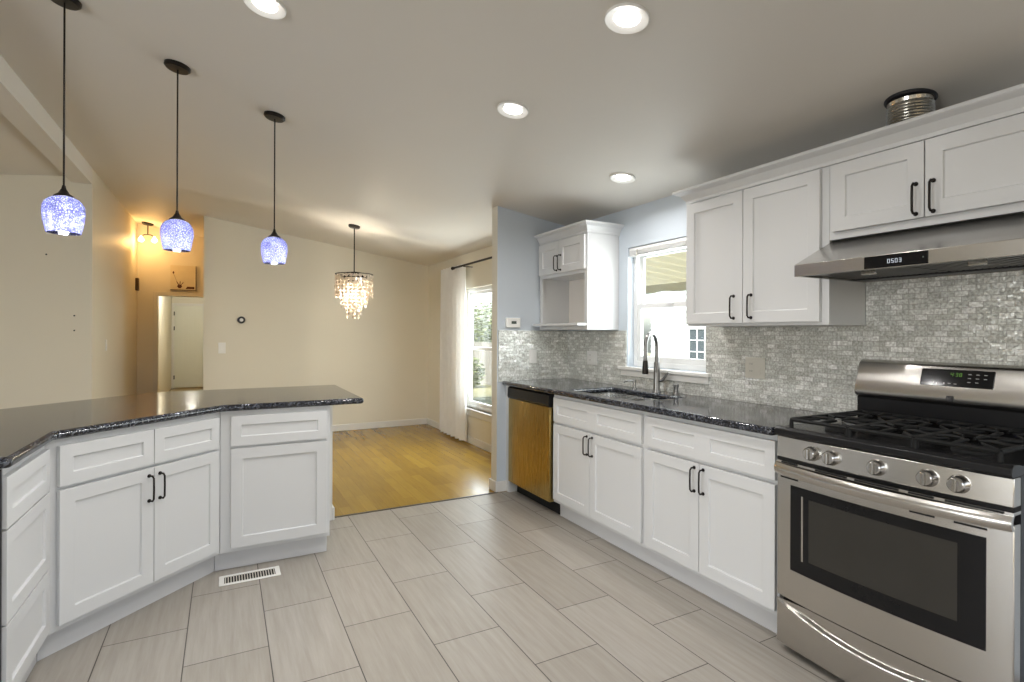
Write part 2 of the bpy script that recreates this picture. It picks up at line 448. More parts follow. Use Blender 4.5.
# ------------------------------------------------------------------ mesh helpers
class MB:
    def __init__(s): s.bm = bmesh.new()
    def box(s, x0, y0, z0, x1, y1, z1, mi=0):
        x0, x1 = min(x0, x1), max(x0, x1); y0, y1 = min(y0, y1), max(y0, y1); z0, z1 = min(z0, z1), max(z0, z1)
        v = [s.bm.verts.new(p) for p in ((x0, y0, z0), (x1, y0, z0), (x1, y1, z0), (x0, y1, z0), (x0, y0, z1), (x1, y0, z1), (x1, y1, z1), (x0, y1, z1))]
        for f in ((0, 3, 2, 1), (4, 5, 6, 7), (0, 1, 5, 4), (1, 2, 6, 5), (2, 3, 7, 6), (3, 0, 4, 7)):
            s.bm.faces.new([v[i] for i in f]).material_index = mi
        return s
    def prism(s, poly, z0, z1, axis='z'):
        """extrude a 2-D polygon; axis 'z': (x,y); 'x': (y,z) along x; 'y': (x,z) along y"""
        def P(a, b, c): return {'z': (a, b, c), 'x': (c, a, b), 'y': (a, c, b)}[axis]
        lo = [s.bm.verts.new(P(a, b, z0)) for a, b in poly]
        hi = [s.bm.verts.new(P(a, b, z1)) for a, b in poly]
        s.bm.faces.new(lo); s.bm.faces.new(hi)
        n = len(poly)
        for i in range(n): s.bm.faces.new((lo[i], lo[(i + 1) % n], hi[(i + 1) % n], hi[i]))
        return s
    def tube(s, pts, r, seg=10, caps=True):
        pts = [Vector(p) for p in pts]
        rs = r if isinstance(r, (list, tuple)) else [r] * len(pts)
        rings = []
        up = None
        for i, p in enumerate(pts):
            t = (pts[min(i + 1, len(pts) - 1)] - pts[max(i - 1, 0)]).normalized()
            if up is None:
                up = t.orthogonal().normalized()
            else:
                up = (up - t * up.dot(t)).normalized()
            sd = t.cross(up)
            rings.append([s.bm.verts.new(p + (up * math.cos(a) + sd * math.sin(a)) * rs[i]) for a in [2 * PI * k / seg for k in range(seg)]])
        for a, b in zip(rings, rings[1:]):
            for k in range(seg): s.bm.faces.new((a[k], a[(k + 1) % seg], b[(k + 1) % seg], b[k]))
        if caps:
            s.bm.faces.new(rings[0]); s.bm.faces.new(rings[-1])
        return s
    def lathe(s, prof, c=(0, 0, 0), seg=32, axis='z', close=False):
        c = Vector(c)
        def P(r, h, a):
            x, y = r * math.cos(a), r * math.sin(a)
            return c + Vector({'z': (x, y, h), 'y': (x, h, y), 'x': (h, x, y)}[axis])
        rings = []
        for r, h in prof:
            if r < 1e-6: rings.append([s.bm.verts.new(P(0, h, 0))])
            else: rings.append([s.bm.verts.new(P(r, h, 2 * PI * k / seg)) for k in range(seg)])
        pairs = list(zip(rings, rings[1:]))
        if close: pairs.append((rings[-1], rings[0]))
        for a, b in pairs:
            for k in range(seg):
                k2 = (k + 1) % seg
                if len(a) == 1 and len(b) == 1: continue
                if len(a) == 1: s.bm.faces.new((a[0], b[k], b[k2]))
                elif len(b) == 1: s.bm.faces.new((a[k], a[k2], b[0]))
                else: s.bm.faces.new((a[k], a[k2], b[k2], b[k]))
        return s
    def grid_solid(s, front, back, nu, nv):
        """closed solid between two sheets front(u,v), back(u,v), u,v in 0..1"""
        def sheet(fn): return [[s.bm.verts.new(fn(i / nu, j / nv)) for j in range(nv + 1)] for i in range(nu + 1)]
        A, B = sheet(front), sheet(back)
        for T in (A, B):
            for i in range(nu):
                for j in range(nv): s.bm.faces.new((T[i][j], T[i + 1][j], T[i + 1][j + 1], T[i][j + 1]))
        for i in range(nu):
            for j in (0, nv): s.bm.faces.new((A[i][j], A[i + 1][j], B[i + 1][j], B[i][j]))
        for j in range(nv):
            for i in (0, nu): s.bm.faces.new((A[i][j], A[i][j + 1], B[i][j + 1], B[i][j]))
        return s
    def shaker(s, x0, z0, w, h, y0=0.0, t=.02, rail=.057, rec=.009):
        """one flat-panel door front: frame and recessed panel, front face at y0 - t"""
        x1, z1 = x0 + w, z0 + h
        yf, yb, yr = y0 - t, y0, y0 - t + rec
        def rect(a, b, c, d, y): return [s.bm.verts.new(p) for p in ((a, y, c), (b, y, c), (b, y, d), (a, y, d))]
        o, i = rect(x0, x1, z0, z1, yf), rect(x0 + rail, x1 - rail, z0 + rail, z1 - rail, yf)
        p = rect(x0 + rail + .003, x1 - rail - .003, z0 + rail + .003, z1 - rail - .003, yr)
        k = rect(x0, x1, z0, z1, yb)
        for a, b in ((o, i), (i, p), (o, k)):
            for q in range(4): s.bm.faces.new((a[q], a[(q + 1) % 4], b[(q + 1) % 4], b[q]))
        s.bm.faces.new(p); s.bm.faces.new(k)
        return s
    def xf(s, m):
        bmesh.ops.transform(s.bm, matrix=m, verts=s.bm.verts)
        return s
    def build(s, name, mat, parent=None, bevel=0.0, seg=2, smooth=None, world=False):
        """link as ONE mesh object; world=True: the vertices are in world space and parent is a thing"""
        bmesh.ops.recalc_face_normals(s.bm, faces=s.bm.faces)
        if world and parent is not None:
            s.xf(full(parent).inverted())
        me = bpy.data.meshes.new(name)
        s.bm.to_mesh(me); s.bm.free()
        for m in (mat if isinstance(mat, (list, tuple)) else [mat]): me.materials.append(m)
        if smooth is not None:
            me.shade_smooth()
            me.set_sharp_from_angle(angle=math.radians(smooth))
        o = bpy.data.objects.new(name, me)
        COL.objects.link(o)
        if parent is not None: o.parent = parent
        if bevel:
            b = o.modifiers.new('bevel', 'BEVEL'); b.width = bevel; b.segments = seg; b.limit_method = 'ANGLE'; b.angle_limit = math.radians(35)
            b.harden_normals = False
        return o

def full(o):
    m = o.matrix_basis.copy()
    while o.parent: o = o.parent; m = o.matrix_basis @ m
    return m

def tag(o, label=None, cat=None, group=None, kind=None):
    if label: o['label'] = label
    if cat: o['category'] = cat
    if group: o['group'] = group
    if kind: o['kind'] = kind
    return o

def thing(name, label, cat, loc=(0, 0, 0), rz=0.0, group=None, rot=None):
    o = bpy.data.objects.new(name, None)
    o.empty_display_size = .1
    COL.objects.link(o)
    o.location = loc
    o.rotation_euler = rot if rot else (0, 0, rz)
    return tag(o, label, cat, group)

def struct(name, mb, mat, label=None, **k):
    o = mb.build(name, mat, **k)
    o['kind'] = 'structure'
    if label: o['label'] = label
    return o

def copy_tree(o, parent=None):
    c = o.copy(); COL.objects.link(c); c.parent = parent
    for ch in [x for x in o.children]: copy_tree(ch, c)
    return c

def seven(mb, ch, x, z, w, h, y, t=.0012, d=.0006):
    on = {'0': 'abcdef', '1': 'bc', '2': 'abged', '3': 'abgcd', '4': 'fgbc', '5': 'afgcd', '6': 'afgedc', '7': 'abc', '8': 'abcdefg', '9': 'abcdfg'}[ch]
    m = z + h / 2
    for q in on:
        if q == 'a': mb.box(x, y, z + h - t, x + w, y - d, z + h)
        if q == 'g': mb.box(x, y, m - t / 2, x + w, y - d, m + t / 2)
        if q == 'd': mb.box(x, y, z, x + w, y - d, z + t)
        if q == 'f': mb.box(x, y, m, x + t, y - d, z + h)
        if q == 'b': mb.box(x + w - t, y, m, x + w, y - d, z + h)
        if q == 'e': mb.box(x, y, z, x + t, y - d, m)
        if q == 'c': mb.box(x + w - t, y, z, x + w, y - d, m)

# ------------------------------------------------------------------ setting: floors, walls, ceiling
XW, YB, XD, YD = 2.66, 3.93, 2.56, 7.32
SL = .152
def ceil_z(x): return 2.235 + SL * (XW - x) if x >= -1.155 else 2.72 + .115 * (x + 1.155)
TILT = math.atan(SL)

struct('floor', MB().box(-5.5, -2.7, -.1, 2.8, 3.91, 0), M['tile'], 'pale grey porcelain tiles laid in a running bond')
struct('floor_dining', MB().box(-1.3, 3.911, -.1, 2.8, 15, 0).box(-5.5, 3.911, -.1, -1.3, 6.3, 0), M['wood'], 'glossy honey-coloured wood floor of the dining room')
struct('trim_threshold', MB().box(.66, 3.902, 0, 1.965, 3.922, .004), M['strip'])

mb = MB()
mb.prism([(2.9, ceil_z(2.9)), (-1.155, ceil_z(-1.155)), (-1.155, 3.05), (2.9, 3.05)], -2.7, 15.0, 'y')
struct('ceiling', mb, M['ceil'], 'sloping painted ceiling')
struct('ceiling_left', MB().prism([(-1.156, 2.72), (-5.5, 2.72 - .115 * 4.345), (-5.5, 3.05), (-1.156, 3.05)], -2.7, 6.3, 'y'), M['ceil'])
struct('trim_header', MB().box(-1.23, -2.6, 2.655, -1.08, 6.187, 2.9), M['ceil'], 'painted beam along the ridge of the ceiling')

def wall_x(x0, x1, ya, yb, z0, z1, holes):
    """wall whose faces look along x, with rectangular openings (y0,y1,z0,z1)"""
    m = MB()
    ys = sorted({ya, yb, *[h[0] for h in holes], *[h[1] for h in holes]})
    for a, b in zip(ys, ys[1:]):
        hs = sorted([h for h in holes if h[0] <= a and h[1] >= b], key=lambda h: h[2])
        z = z0
        for h in hs:
            if h[2] > z: m.box(x0, a, z, x1, b, h[2])
            z = h[3]
        if z < z1: m.box(x0, a, z, x1, b, z1)
    return m
WIN = (2.39, 3.136, 1.055, 1.94)
DWIN = (4.55, 6.03, .41, 1.83)
struct('wall_right', wall_x(XW, XW + .13, -2.7, YB, 0, 2.6, [WIN]), M['blue'], 'blue-grey kitchen wall with the sink window')
struct('wall_dining', wall_x(XD, XD + .13, 4.03, 7.45, 0, 2.6, [DWIN]), M['beige'], 'beige dining room wall with the tall window')
mb = MB().box(1.965, YB, 0, 2.79, 4.03, 2.6)
o = struct('wall_partition', mb, [M['post'], M['blue']], 'blue-grey end wall beside the dishwasher')
for f in o.data.polygons:
    if f.normal.y < -.5: f.material_index = 1
struct('wall_back', MB().box(-.222, YD, 0, XD, YD + .12, 2.9), M['beige'], 'beige far wall of the dining room')
struct('wall_hall_right', MB().box(-.222, YD + .121, 0, -.10, 9.056, 2.9), M['beige'])
struct('wall_left', MB().box(-5.5, 6.187, 0, -1.2001, 6.30, 2.9), M['beige'], 'beige wall beyond the peninsula')
struct('wall_hall_left', MB().box(-1.20, 6.187, 0, -1.08, 14.6, 2.95), M['beige'], 'beige wall running into the hall')
# hall end wall with its door opening
mb = MB().box(-1.079, 9.056, 0, -.835, 9.17, 2.95).box(-.835, 9.056, 1.81, .2, 9.17, 2.95).box(-.02, 9.056, 0, .2, 9.17, 1.81)
struct('wall_hall_end', mb, M['beige'], 'wall across the end of the hall with a cased opening')
mb = MB().box(-.89, 9.036, 0, -.835, 9.055, 1.865).box(-.835, 9.036, 1.81, -.02, 9.055, 1.865).box(-.02, 9.036, 0, .035, 9.055, 1.865)
struct('trim_hall', mb, M['post'], bevel=.003)
struct('wall_corridor', MB().box(-.03, 9.171, 0, .1, 14.6, 2.9), M['beige'])
struct('wall_corridor_end', MB().box(-1.2, 14.6, 0, .1, 14.7, 2.95), M['beige'])
# rooms behind and left of the camera, with openings added for the fill lights
struct('wall_rear', MB().box(-5.5, -2.72, 0, -.8, -2.6, 2.9).box(2.0, -2.72, 0, 2.79, -2.6, 2.9).box(-.8, -2.72, 2.3, 2.0, -2.6, 2.9), M['beige'])
struct('wall_far_left', wall_x(-5.62, -5.5, -2.7, 6.3, 0, 2.9, [(-.8, 1.6, .75, 2.15)]), M['beige'])

# baseboards
def bb(name, x0, y0, x1, y1, h=.085):
    struct(name, MB().box(x0, y0, 0.0005, x1, y1, h), M['trim'], bevel=.004)
bb('baseboard_back', -.22, YD - .016, XD - .017, YD - .001)
bb('baseboard_right', XD - .016, 4.045, XD - .001, YD - .001)
bb('baseboard_left', -5.4, 6.171, -1.08, 6.186)
bb('baseboard_hall', -1.079, 6.19, -1.064, 9.03)
struct('baseboard_partition', MB().box(1.950, YB - .016, .0005, 1.9645, 4.045, .085).box(1.9645, YB - .016, .0005, 2.09, YB - .001, .085), M['trim'], bevel=.003)

# ------------------------------------------------------------------ splashback
mb = MB()
T0 = XW - .009
mb.box(T0, .665, .9, XW - .0006, 1.437, 1.56)
mb.box(T0, 1.437, .9, XW - .0006, 2.36, 1.345)
mb.box(T0, 2.36, .9, XW - .0006, 3.19, 1.028)
mb.box(T0, 3.19, .9, XW - .0006, YB - .0006, 1.322)
mb.box(T0, 2.36, 1.0285, XW - .0006, 2.385, 1.345)
mb.box(T0, 3.145, 1.0285, XW - .0006, 3.19, 1.322)
mb.box(1.975, YB - .009, .9, T0, YB - .0006, 1.322)
struct('wall_splashback', mb, M['mosaic'], 'silver glass mosaic behind the counter and the range')

# ------------------------------------------------------------------ windows
def hung_window(name, x, y0, y1, z0, z1, depth, midz, label):
    """vinyl single-hung window in a wall facing -x; x is the frame's room face"""
    fr = .038
    root = struct(name, MB().box(x, y0, z0, x + depth, y0 + fr, z1).box(x, y1 - fr, z0, x + depth, y1, z1)
                  .box(x, y0 + fr, z1 - fr, x + depth, y1 - fr, z1).box(x, y0 + fr, z0, x + depth, y1 - fr, z0 + fr), M['vinyl'], label, bevel=.003)
    a, b = y0 + fr, y1 - fr
    w = .03
    # lower sash (room side) and upper sash (outside)
    for (nm, xs, c, d) in (('sash', x + .006, z0 + fr, midz + .02), ('sash', x + .034, midz - .02, z1 - fr)):
        s = MB().box(xs, a, c, xs + .024, a + w, d).box(xs, b - w, c, xs + .024, b, d).box(xs, a + w, d - .036, xs + .024, b - w, d).box(xs, a + w, c, xs + .024, b - w, c + .04)
        so = s.build(nm, M['vinyl'], root, bevel=.002)
        MB().box(xs + .010, a + w, c + .04, xs + .014, b - w, d - .036).build('pane', M['glass'], so)
    MB().box(x - .006, (a + b) / 2 - .03, midz + .005, x + .005, (a + b) / 2 + .03, midz + .018).build('latch', M['vinyl'], root, bevel=.002)
    return root
w1 = hung_window('window_1', XW + .058, WIN[0] + .001, WIN[1] - .001, WIN[2] + .001, WIN[3] - .001, .065, 1.50, 'white window above the sink')
mb = MB().box(XW - .035, 2.345, 1.030, XW + .057, 3.205, 1.054).box(XW - .022, 2.36, .985, XW - .0095, 3.19, 1.0295)
struct('trim_sill', mb, M['trim'], 'white sill under the sink window', bevel=.004)
w2 = hung_window('window_2', XD + .045, DWIN[0] + .001, DWIN[1] - .001, DWIN[2] + .001, DWIN[3] - .001, .065, 1.116, 'tall white dining room window')
mb = MB().box(XD - .03, DWIN[0] - .05, DWIN[2] - .022, XD + .044, DWIN[1] + .03, DWIN[2]).box(XD - .016, DWIN[0] - .03, DWIN[2] - .085, XD - .001, DWIN[1] + .03, DWIN[2] - .0225)
struct('trim_dining_sill', mb, M['trim'], bevel=.004)

# raised venetian blind over the sink window
t = thing('window_blind', 'raised white venetian blind stacked at the top of the sink window', 'blind', (XW + .028, 2.763, 1.938))
MB().box(-.020, -.368, -.024, .020, .368, -.002).build('head_rail', M['vinyl'], t, bevel=.003)
for k in range(7):
    MB().box(-.024, -.364, -.0275 - k * .0042, .024, .364, -.0250 - k * .0042).build('slat', M['vinyl'], t)
MB().box(-.024, -.364, -.066, .024, .364, -.056).build('bottom_rail', M['vinyl'], t, bevel=.003)
MB().tube([(-.026, .275, -.02), (-.03, .277, -.09), (-.03, .278, -.24)], .004, 8).build('tilt_wand', M['plastic_b'], t, smooth=40)

# ------------------------------------------------------------------ cabinets
def handle(parent, x, z, y=-.02, ln=.115, vertical=True):
    r = .0044
    h = ln / 2
    pts = [(0, 0, -h), (0, -.022, -h), (0, -.030, -h + .010), (0, -.031, 0), (0, -.030, h - .010), (0, -.022, h), (0, 0, h)]
    if not vertical: pts = [(p[2], p[1], 0) for p in pts]
    m = MB().tube(pts, r, 8)
    for q in (-h, h):
        c = (0, 0, q) if vertical else (q, 0, 0)
        m.lathe([(0.0, -.0035), (.0085, -.0035), (.0085, 0), (0, 0)], c, 10, 'y')
    o = m.build('handle', M['bronze'], parent, smooth=50)
    o['label'] = 'dark bronze bar handle'
    o.location = (x, y, z)
    return o

def front(name, parent, x0, z0, w, h, rail=.057, hx=None, hz=None):
    o = MB().shaker(0, 0, w, h, rail=rail).build(name, M['cab'], parent, bevel=.0015)
    o.location = (x0, -.0008, z0)
    if hx is not None: handle(o, hx - x0, hz - z0)
    return o

def open_carcass(w, d, z0, z1, stiles, rails):
    """face frame at local y 0, sides, back and bottom panels; open on top under the counter"""
    m = MB()
    t = .018
    m.box(0, t, z0, t, d, z1).box(w - t, t, z0, w, d, z1).box(t, d - t, z0, w - t, d, z1).box(t, t, z0, w - t, d - t, z0 + t)
    for a, b in stiles: m.box(a, 0, z0, b, t, z1)
    xs = sorted(stiles)
    for c, d2 in rails:
        for (a0, a1), (b0, b1) in zip(xs, xs[1:]): m.box(a1, 0, c, b0, t, d2)
    return m

FX = 2.06      # face-frame plane of the right-hand run (door faces 2 cm in front)
RZ = -PI / 2
CT, CB = .91, .875
def base_run(label, y_left, w, d0, d1, dm, hz):
    t = thing('base_cabinet', label, 'cabinet', (FX, y_left, 0), RZ)
    open_carcass(w, .585, .11, CB - .001, [(0, .036), (w - .036, w)], [(.11, .135), (.665, .69), (.845, CB - .001)]).build('carcass', M['cab'], t, bevel=.001)
    MB().box(0, .055, .0005, w, .07, .109).build('toe_kick', M['toe'], t)
    front('drawer_front', t, d0, .684, d1 - d0, .165, rail=.05)
    front('door', t, d0, .135, dm - .002 - d0, .53, hx=dm - .028, hz=.585)
    front('door', t, dm + .002, .135, d1 - dm - .002, .53, hx=dm + .028, hz=.585)
    return t
cA = base_run('white two-door sink base cabinet between dishwasher and the wider cabinet', 3.212, .940, .020, .922, .447, .59)
cB = base_run('white two-door base cabinet standing right beside the steel range', 2.271, .815, .018, .805, .395, .59)
# the wide false front of each run shows two recessed panels: replace the single panel by a pair
for t, d0, d1 in ((cA, .020, .922), (cB, .018, .805)):
    df = [c for c in t.children if c.name.startswith('drawer_front')][0]
    w, h, r = d1 - d0, .165, .05
    m = MB()
    def rect(a, b, c, d, y): return [m.bm.verts.new(p) for p in ((a, y, c), (b, y, c), (b, y, d), (a, y, d))]
    half = w / 2
    for k in (0, 1):
        a, b = k * half, (k + 1) * half
        oo = rect(a, b, 0, h, -.02); ii = rect(a + r, b - r, r, h - r, -.02); pp = rect(a + r + .003, b - r - .003, r + .003, h - r - .003, -.011)
        for A, B in ((oo, ii), (ii, pp)):
            for q in range(4): m.bm.faces.new((A[q], A[(q + 1) % 4], B[(q + 1) % 4], B[q]))
        m.bm.faces.new(pp)
        kk = rect(a, b, 0, h, 0)
        m.bm.faces.new(kk)
        for q in range(4):
            if (k == 0 and q == 1) or (k == 1 and q == 3): continue
            m.bm.faces.new((oo[q], oo[(q + 1) % 4], kk[(q + 1) % 4], kk[q]))
    bmesh.ops.remove_doubles(m.bm, verts=m.bm.verts, dist=1e-5)
    bmesh.ops.recalc_face_normals(m.bm, faces=m.bm.faces)
    m.bm.to_mesh(df.data); m.bm.free()

# ---- dishwasher
t = thing('dishwasher', 'stainless dishwasher with black control strip at the end of the counter', 'dishwasher', (FX, 3.866, 0), RZ)
MB().box(.004, .02, .10, .636, .57, .868).build('tub', M['dark'], t)
MB().grid_solid(lambda u, v: (.006 + u * .63, -.024 - .004 * math.sin(PI * u), .10 + v * .672), lambda u, v: (.006 + u * .63, .019, .10 + v * .672), 12, 2).build('door', M['steel_gold_reflect'], t, bevel=.002, smooth=30)
mb = MB().prism([(.019, .776), (-.030, .776), (-.036, .79), (-.032, .858), (-.020, .868), (.019, .868)], .006, .636, 'x')
o = mb.build('control_panel', M['enamel'], t, bevel=.002); o['label'] = 'black control strip'
MB().box(.004, .06, .0005, .636, .08, .099).build('toe_plate', M['slot'], t)
# filler panel between the dishwasher and the end wall
t = thing('filler_panel', 'narrow white filler panel between dishwasher and end wall', 'panel', (FX, 3.929, 0), RZ)
MB().box(.001, -.012, .0005, .058, .5, .874).build('panel', M['cab'], t, bevel=.0015)

# ---- peninsula cabinets
DIR = Vector((.716, .698, 0)).normalized()
ANG = math.atan2(DIR.y, DIR.x)
P0, P1 = (-.615, 2.696), (-.021, 3.275)
t = thing('base_cabinet', 'white drawer-over-door cabinet at the end of the peninsula near the dining room', 'cabinet', (*P1, 0), 0)
MB().prism([(-.0185, 3.275), (.545, 3.275), (.545, 3.86), (-.2565, 3.86)], .11, CB - .001).build('carcass', M['cab'], t, bevel=.001, world=True)
MB().prism([(-.044, 3.33), (.538, 3.33), (.538, 3.85), (-.24, 3.85)], .0005, .109).build('toe_kick', M['toe'], t, world=True)
front('drawer_front', t, .052, .684, .495, .162, rail=.05)
front('door', t, .052, .135, .495, .535)

t = thing('base_cabinet', 'white angled corner cabinet with two drawers over two handled doors', 'cabinet', (*P0, 0), ANG)
MB().prism([(-.6145, 2.697), (-.0215, 3.2755), (-.2605, 3.86), (-1.199, 2.9425)], .11, CB - .001).build('carcass', M['cab'], t, bevel=.001, world=True)
MB().prism([(-.646, 2.741), (-.047, 3.33), (-.245, 3.85), (-1.18, 2.96)], .0005, .109).build('toe_kick', M['toe'], t, world=True)
front('drawer_front', t, .040, .684, .396, .162, rail=.05)
front('drawer_front', t, .440, .684, .368, .162, rail=.05)
front('door', t, .040, .135, .396, .535, hx=.412, hz=.578)
front('door', t, .440, .135, .368, .535, hx=.466, hz=.578)

t = thing('base_cabinet', 'white three-drawer cabinet at the near left end of the peninsula', 'cabinet', (-.615, 2.205, 0), PI / 2)
MB().prism([(-.615, 2.205), (-.615, 2.695), (-1.199, 2.941), (-1.199, 2.205)], .11, CB - .001).build('carcass', M['cab'], t, bevel=.001, world=True)
MB().prism([(-.648, 2.205), (-.648, 2.738), (-1.18, 2.958), (-1.18, 2.205)], .0005, .109).build('toe_kick', M['toe'], t, world=True)
for z, h in ((.684, .162), (.386, .292), (.135, .245)): front('drawer_front', t, .006, z, .462, h, rail=.05)
o = MB().box(-.605, 2.196, .0005, -1.199, 2.2045, CB - .001).build('end_panel', M['dark'], t, world=True); o['label'] = 'dark end panel'

# knee wall that carries the back of the peninsula
kw = [(.66, 3.862), (.66, 3.955), (-.2995, 3.955), (-1.26, 3.019), (-1.29, 2.2), (-1.201, 2.2), (-1.201, 2.9435), (-.2625, 3.862)]
struct('wall_peninsula', MB().prism(kw, 0, CB - .001), M['trim'], 'low wall behind the peninsula cabinets')
struct('baseboard_peninsula', MB().box(.6605, 3.858, .0005, .676, 3.97, .085).box(-.29, 3.9555, .0005, .66, 3.97, .085), M['trim'], bevel=.003)

# ---- counters
mb = MB()
OV = .036
fd = Vector((math.sin(ANG), -math.cos(ANG), 0))   # outward normal of the angled face
a = Vector((*P0, 0)) + fd * OV
def on_diag(x=None, y=None, off=OV):
    q = Vector((*P0, 0)) + fd * off
    s = (x - q.x) / DIR.x if x is not None else (y - q.y) / DIR.y
    return (q.x + DIR.x * s, q.y + DIR.y * s)
BK = -.90
poly = [(-.579, 2.19), on_diag(x=-.579), on_diag(y=3.239), (.735, 3.239), (.735, 4.16), on_diag(y=4.16, off=BK), on_diag(x=-1.52, off=BK), (-1.52, 2.19)]
o = mb.prism(poly, CB, CT).build('countertop', M['granite'], bevel=.016, seg=4, smooth=40)
tag(o, 'dark polished granite worktop of the angled peninsula with bullnose edge', 'countertop')

def slab_holes(xs, ys, holes, z0, z1):
    bm = MB()
    V = {}
    def v(i, j, z):
        k = (i, j, z)
        if k not in V: V[k] = bm.bm.verts.new((xs[i], ys[j], z))
        return V[k]
    nx, ny = len(xs) - 1, len(ys) - 1
    solid = lambda i, j: 0 <= i < nx and 0 <= j < ny and (i, j) not in holes
    for i in range(nx):
        for j in range(ny):
            if not solid(i, j): continue
            for z in (z0, z1): bm.bm.faces.new((v(i, j, z), v(i + 1, j, z), v(i + 1, j + 1, z), v(i, j + 1, z)))
            for (di, dj, a, b) in ((-1, 0, (i, j), (i, j + 1)), (1, 0, (i + 1, j), (i + 1, j + 1)), (0, -1, (i, j), (i + 1, j)), (0, 1, (i, j + 1), (i + 1, j + 1))):
                if not solid(i + di, j + dj): bm.bm.faces.new((v(*a, z0), v(*b, z0), v(*b, z1), v(*a, z1)))
    return bm
SX0, SX1, SY0, SY1 = 2.115, 2.475, 2.40, 3.09
mb = slab_holes([2.005, SX0, SX1, XW - .0105], [1.456, SY0, SY1, YB - .0105], {(1, 1)}, CB, CT)
o = mb.build('countertop', M['granite'], bevel=.012, seg=3, smooth=40)
tag(o, 'dark speckled granite worktop along the window wall with the sink cut out', 'countertop')

# ---- sink
t = thing('sink', 'double-bowl stainless undermount sink below the window', 'sink', (0, 0, 0))
def bowl(y0, y1, depth):
    x0, x1 = SX0 - .006, SX1 + .006
    z1, z0 = CB - .0015, CB - depth
    n = 6
    def ring(ins, z, r):
        pts = []
        for cx, cy, a0 in ((x1 - ins - r, y1 - ins - r, 0), (x0 + ins + r, y1 - ins - r, 90), (x0 + ins + r, y0 + ins + r, 180), (x1 - ins - r, y0 + ins + r, 270)):
            for k in range(n + 1):
                an = math.radians(a0 + 90 * k / n)
                pts.append((cx + r * math.cos(an), cy + r * math.sin(an), z))
        return pts
    m = MB()
    rings = [[m.bm.verts.new(p) for p in ring(*q)] for q in
             ((-.012, z1, .06), (0, z1, .06), (.004, z0 + .03, .055), (.012, z0 + .008, .05), (.03, z0, .04), (.03, z0 - .002, .04), (.010, z0 + .004, .052), (.001, z0 + .03, .057), (-.003, z1 - .002, .062), (-.012, z1 - .002, .06))]
    N = len(rings[0])
    for A, B in zip(rings, rings[1:] + rings[:1]):
        if A is rings[4]:
            m.bm.faces.new(A); m.bm.faces.new(B); continue
        for k in range(N): m.bm.faces.new((A[k], A[(k + 1) % N], B[(k + 1) % N], B[k]))
    b = m.build('bowl', M['sink'], t, smooth=50)
    MB().lathe([(0, .002), (.03, .002), (.042, .004), (.046, .0), (.046, -.0002), (0, -.0002)], ((x0 + x1) / 2, (y0 + y1) / 2, z0 + .0003), 24).build('drain', M['chrome'], b, smooth=40)
bowl(2.735, SY1 + .004, .19)
bowl(SY0 - .004, 2.705, .19)

# ---- faucet
FXY = (2.545, 2.705)
t = thing('faucet', 'tall brushed nickel gooseneck faucet with pull-down sprayer behind the sink', 'faucet', (*FXY, CT), math.radians(203))
MB().lathe([(0, 0), (.030, 0), (.030, .006), (.025, .010), (.022, .03), (.020, .15), (.019, .195), (.017, .20), (0, .20)], seg=24).build('body', M['faucet'], t, smooth=40)
pts = [(0, 0, .20), (0, 0, .30)]
R = .088
for k in range(0, 13):
    an = PI - PI * k / 12 * 1.0
    pts.append((R + R * math.cos(an), 0, .305 + R * math.sin(an)))
pts.append((2 * R, 0, .218))
MB().tube(pts, .0125, 14).build('spout', M['faucet'], t, smooth=60)
o = MB().lathe([(0, .218), (.0145, .218), (.0165, .205), (.019, .17), (.0205, .14), (.019, .130), (0, .130)], (2 * R, 0, 0), 20).build('spray_head', M['bronze'], t, smooth=40)
o['label'] = 'dark spray head'
MB().tube([(0, 0, .075), (0, .03, .078), (0, .042, .082)], .012, 12).tube([(0, .040, .08), (.0, .062, .110), (.0, .078, .135)], [.0095, .0075, .006], 10).build('lever', M['faucet'], t, smooth=60)

def pump(label, x, y, tall):
    t = thing('soap_dispenser', label, 'soap dispenser', (x, y, CT), math.radians(170))
    MB().lathe([(0, 0), (.020, 0), (.020, .004), (.012, .008), (.011, tall * .7), (.014, tall * .75), (.014, tall), (0, tall)], seg=18).build('body', M['chrome'], t, smooth=40)
    MB().tube([(0, 0, tall - .01), (.05, 0, tall - .006), (.085, 0, tall - .018)], [.006, .0055, .0045], 8).build('nozzle', M['chrome'], t, smooth=60)
pump('small nickel soap dispenser with long nozzle left of the faucet', 2.553, 2.935, .066)
t = thing('deck_tap', 'short nickel deck fitting on the counter right of the faucet', 'tap', (2.545, 2.53, CT), math.radians(200))
MB().lathe([(0, 0), (.024, 0), (.024, .005), (.017, .012), (.014, .038), (.019, .058), (.018, .068), (0, .068)], seg=18).build('body', M['faucet'], t, smooth=40)
MB().tube([(-.03, 0, .056), (.036, 0, .062)], [.006, .007], 8).build('lever', M['faucet'], t, smooth=60)

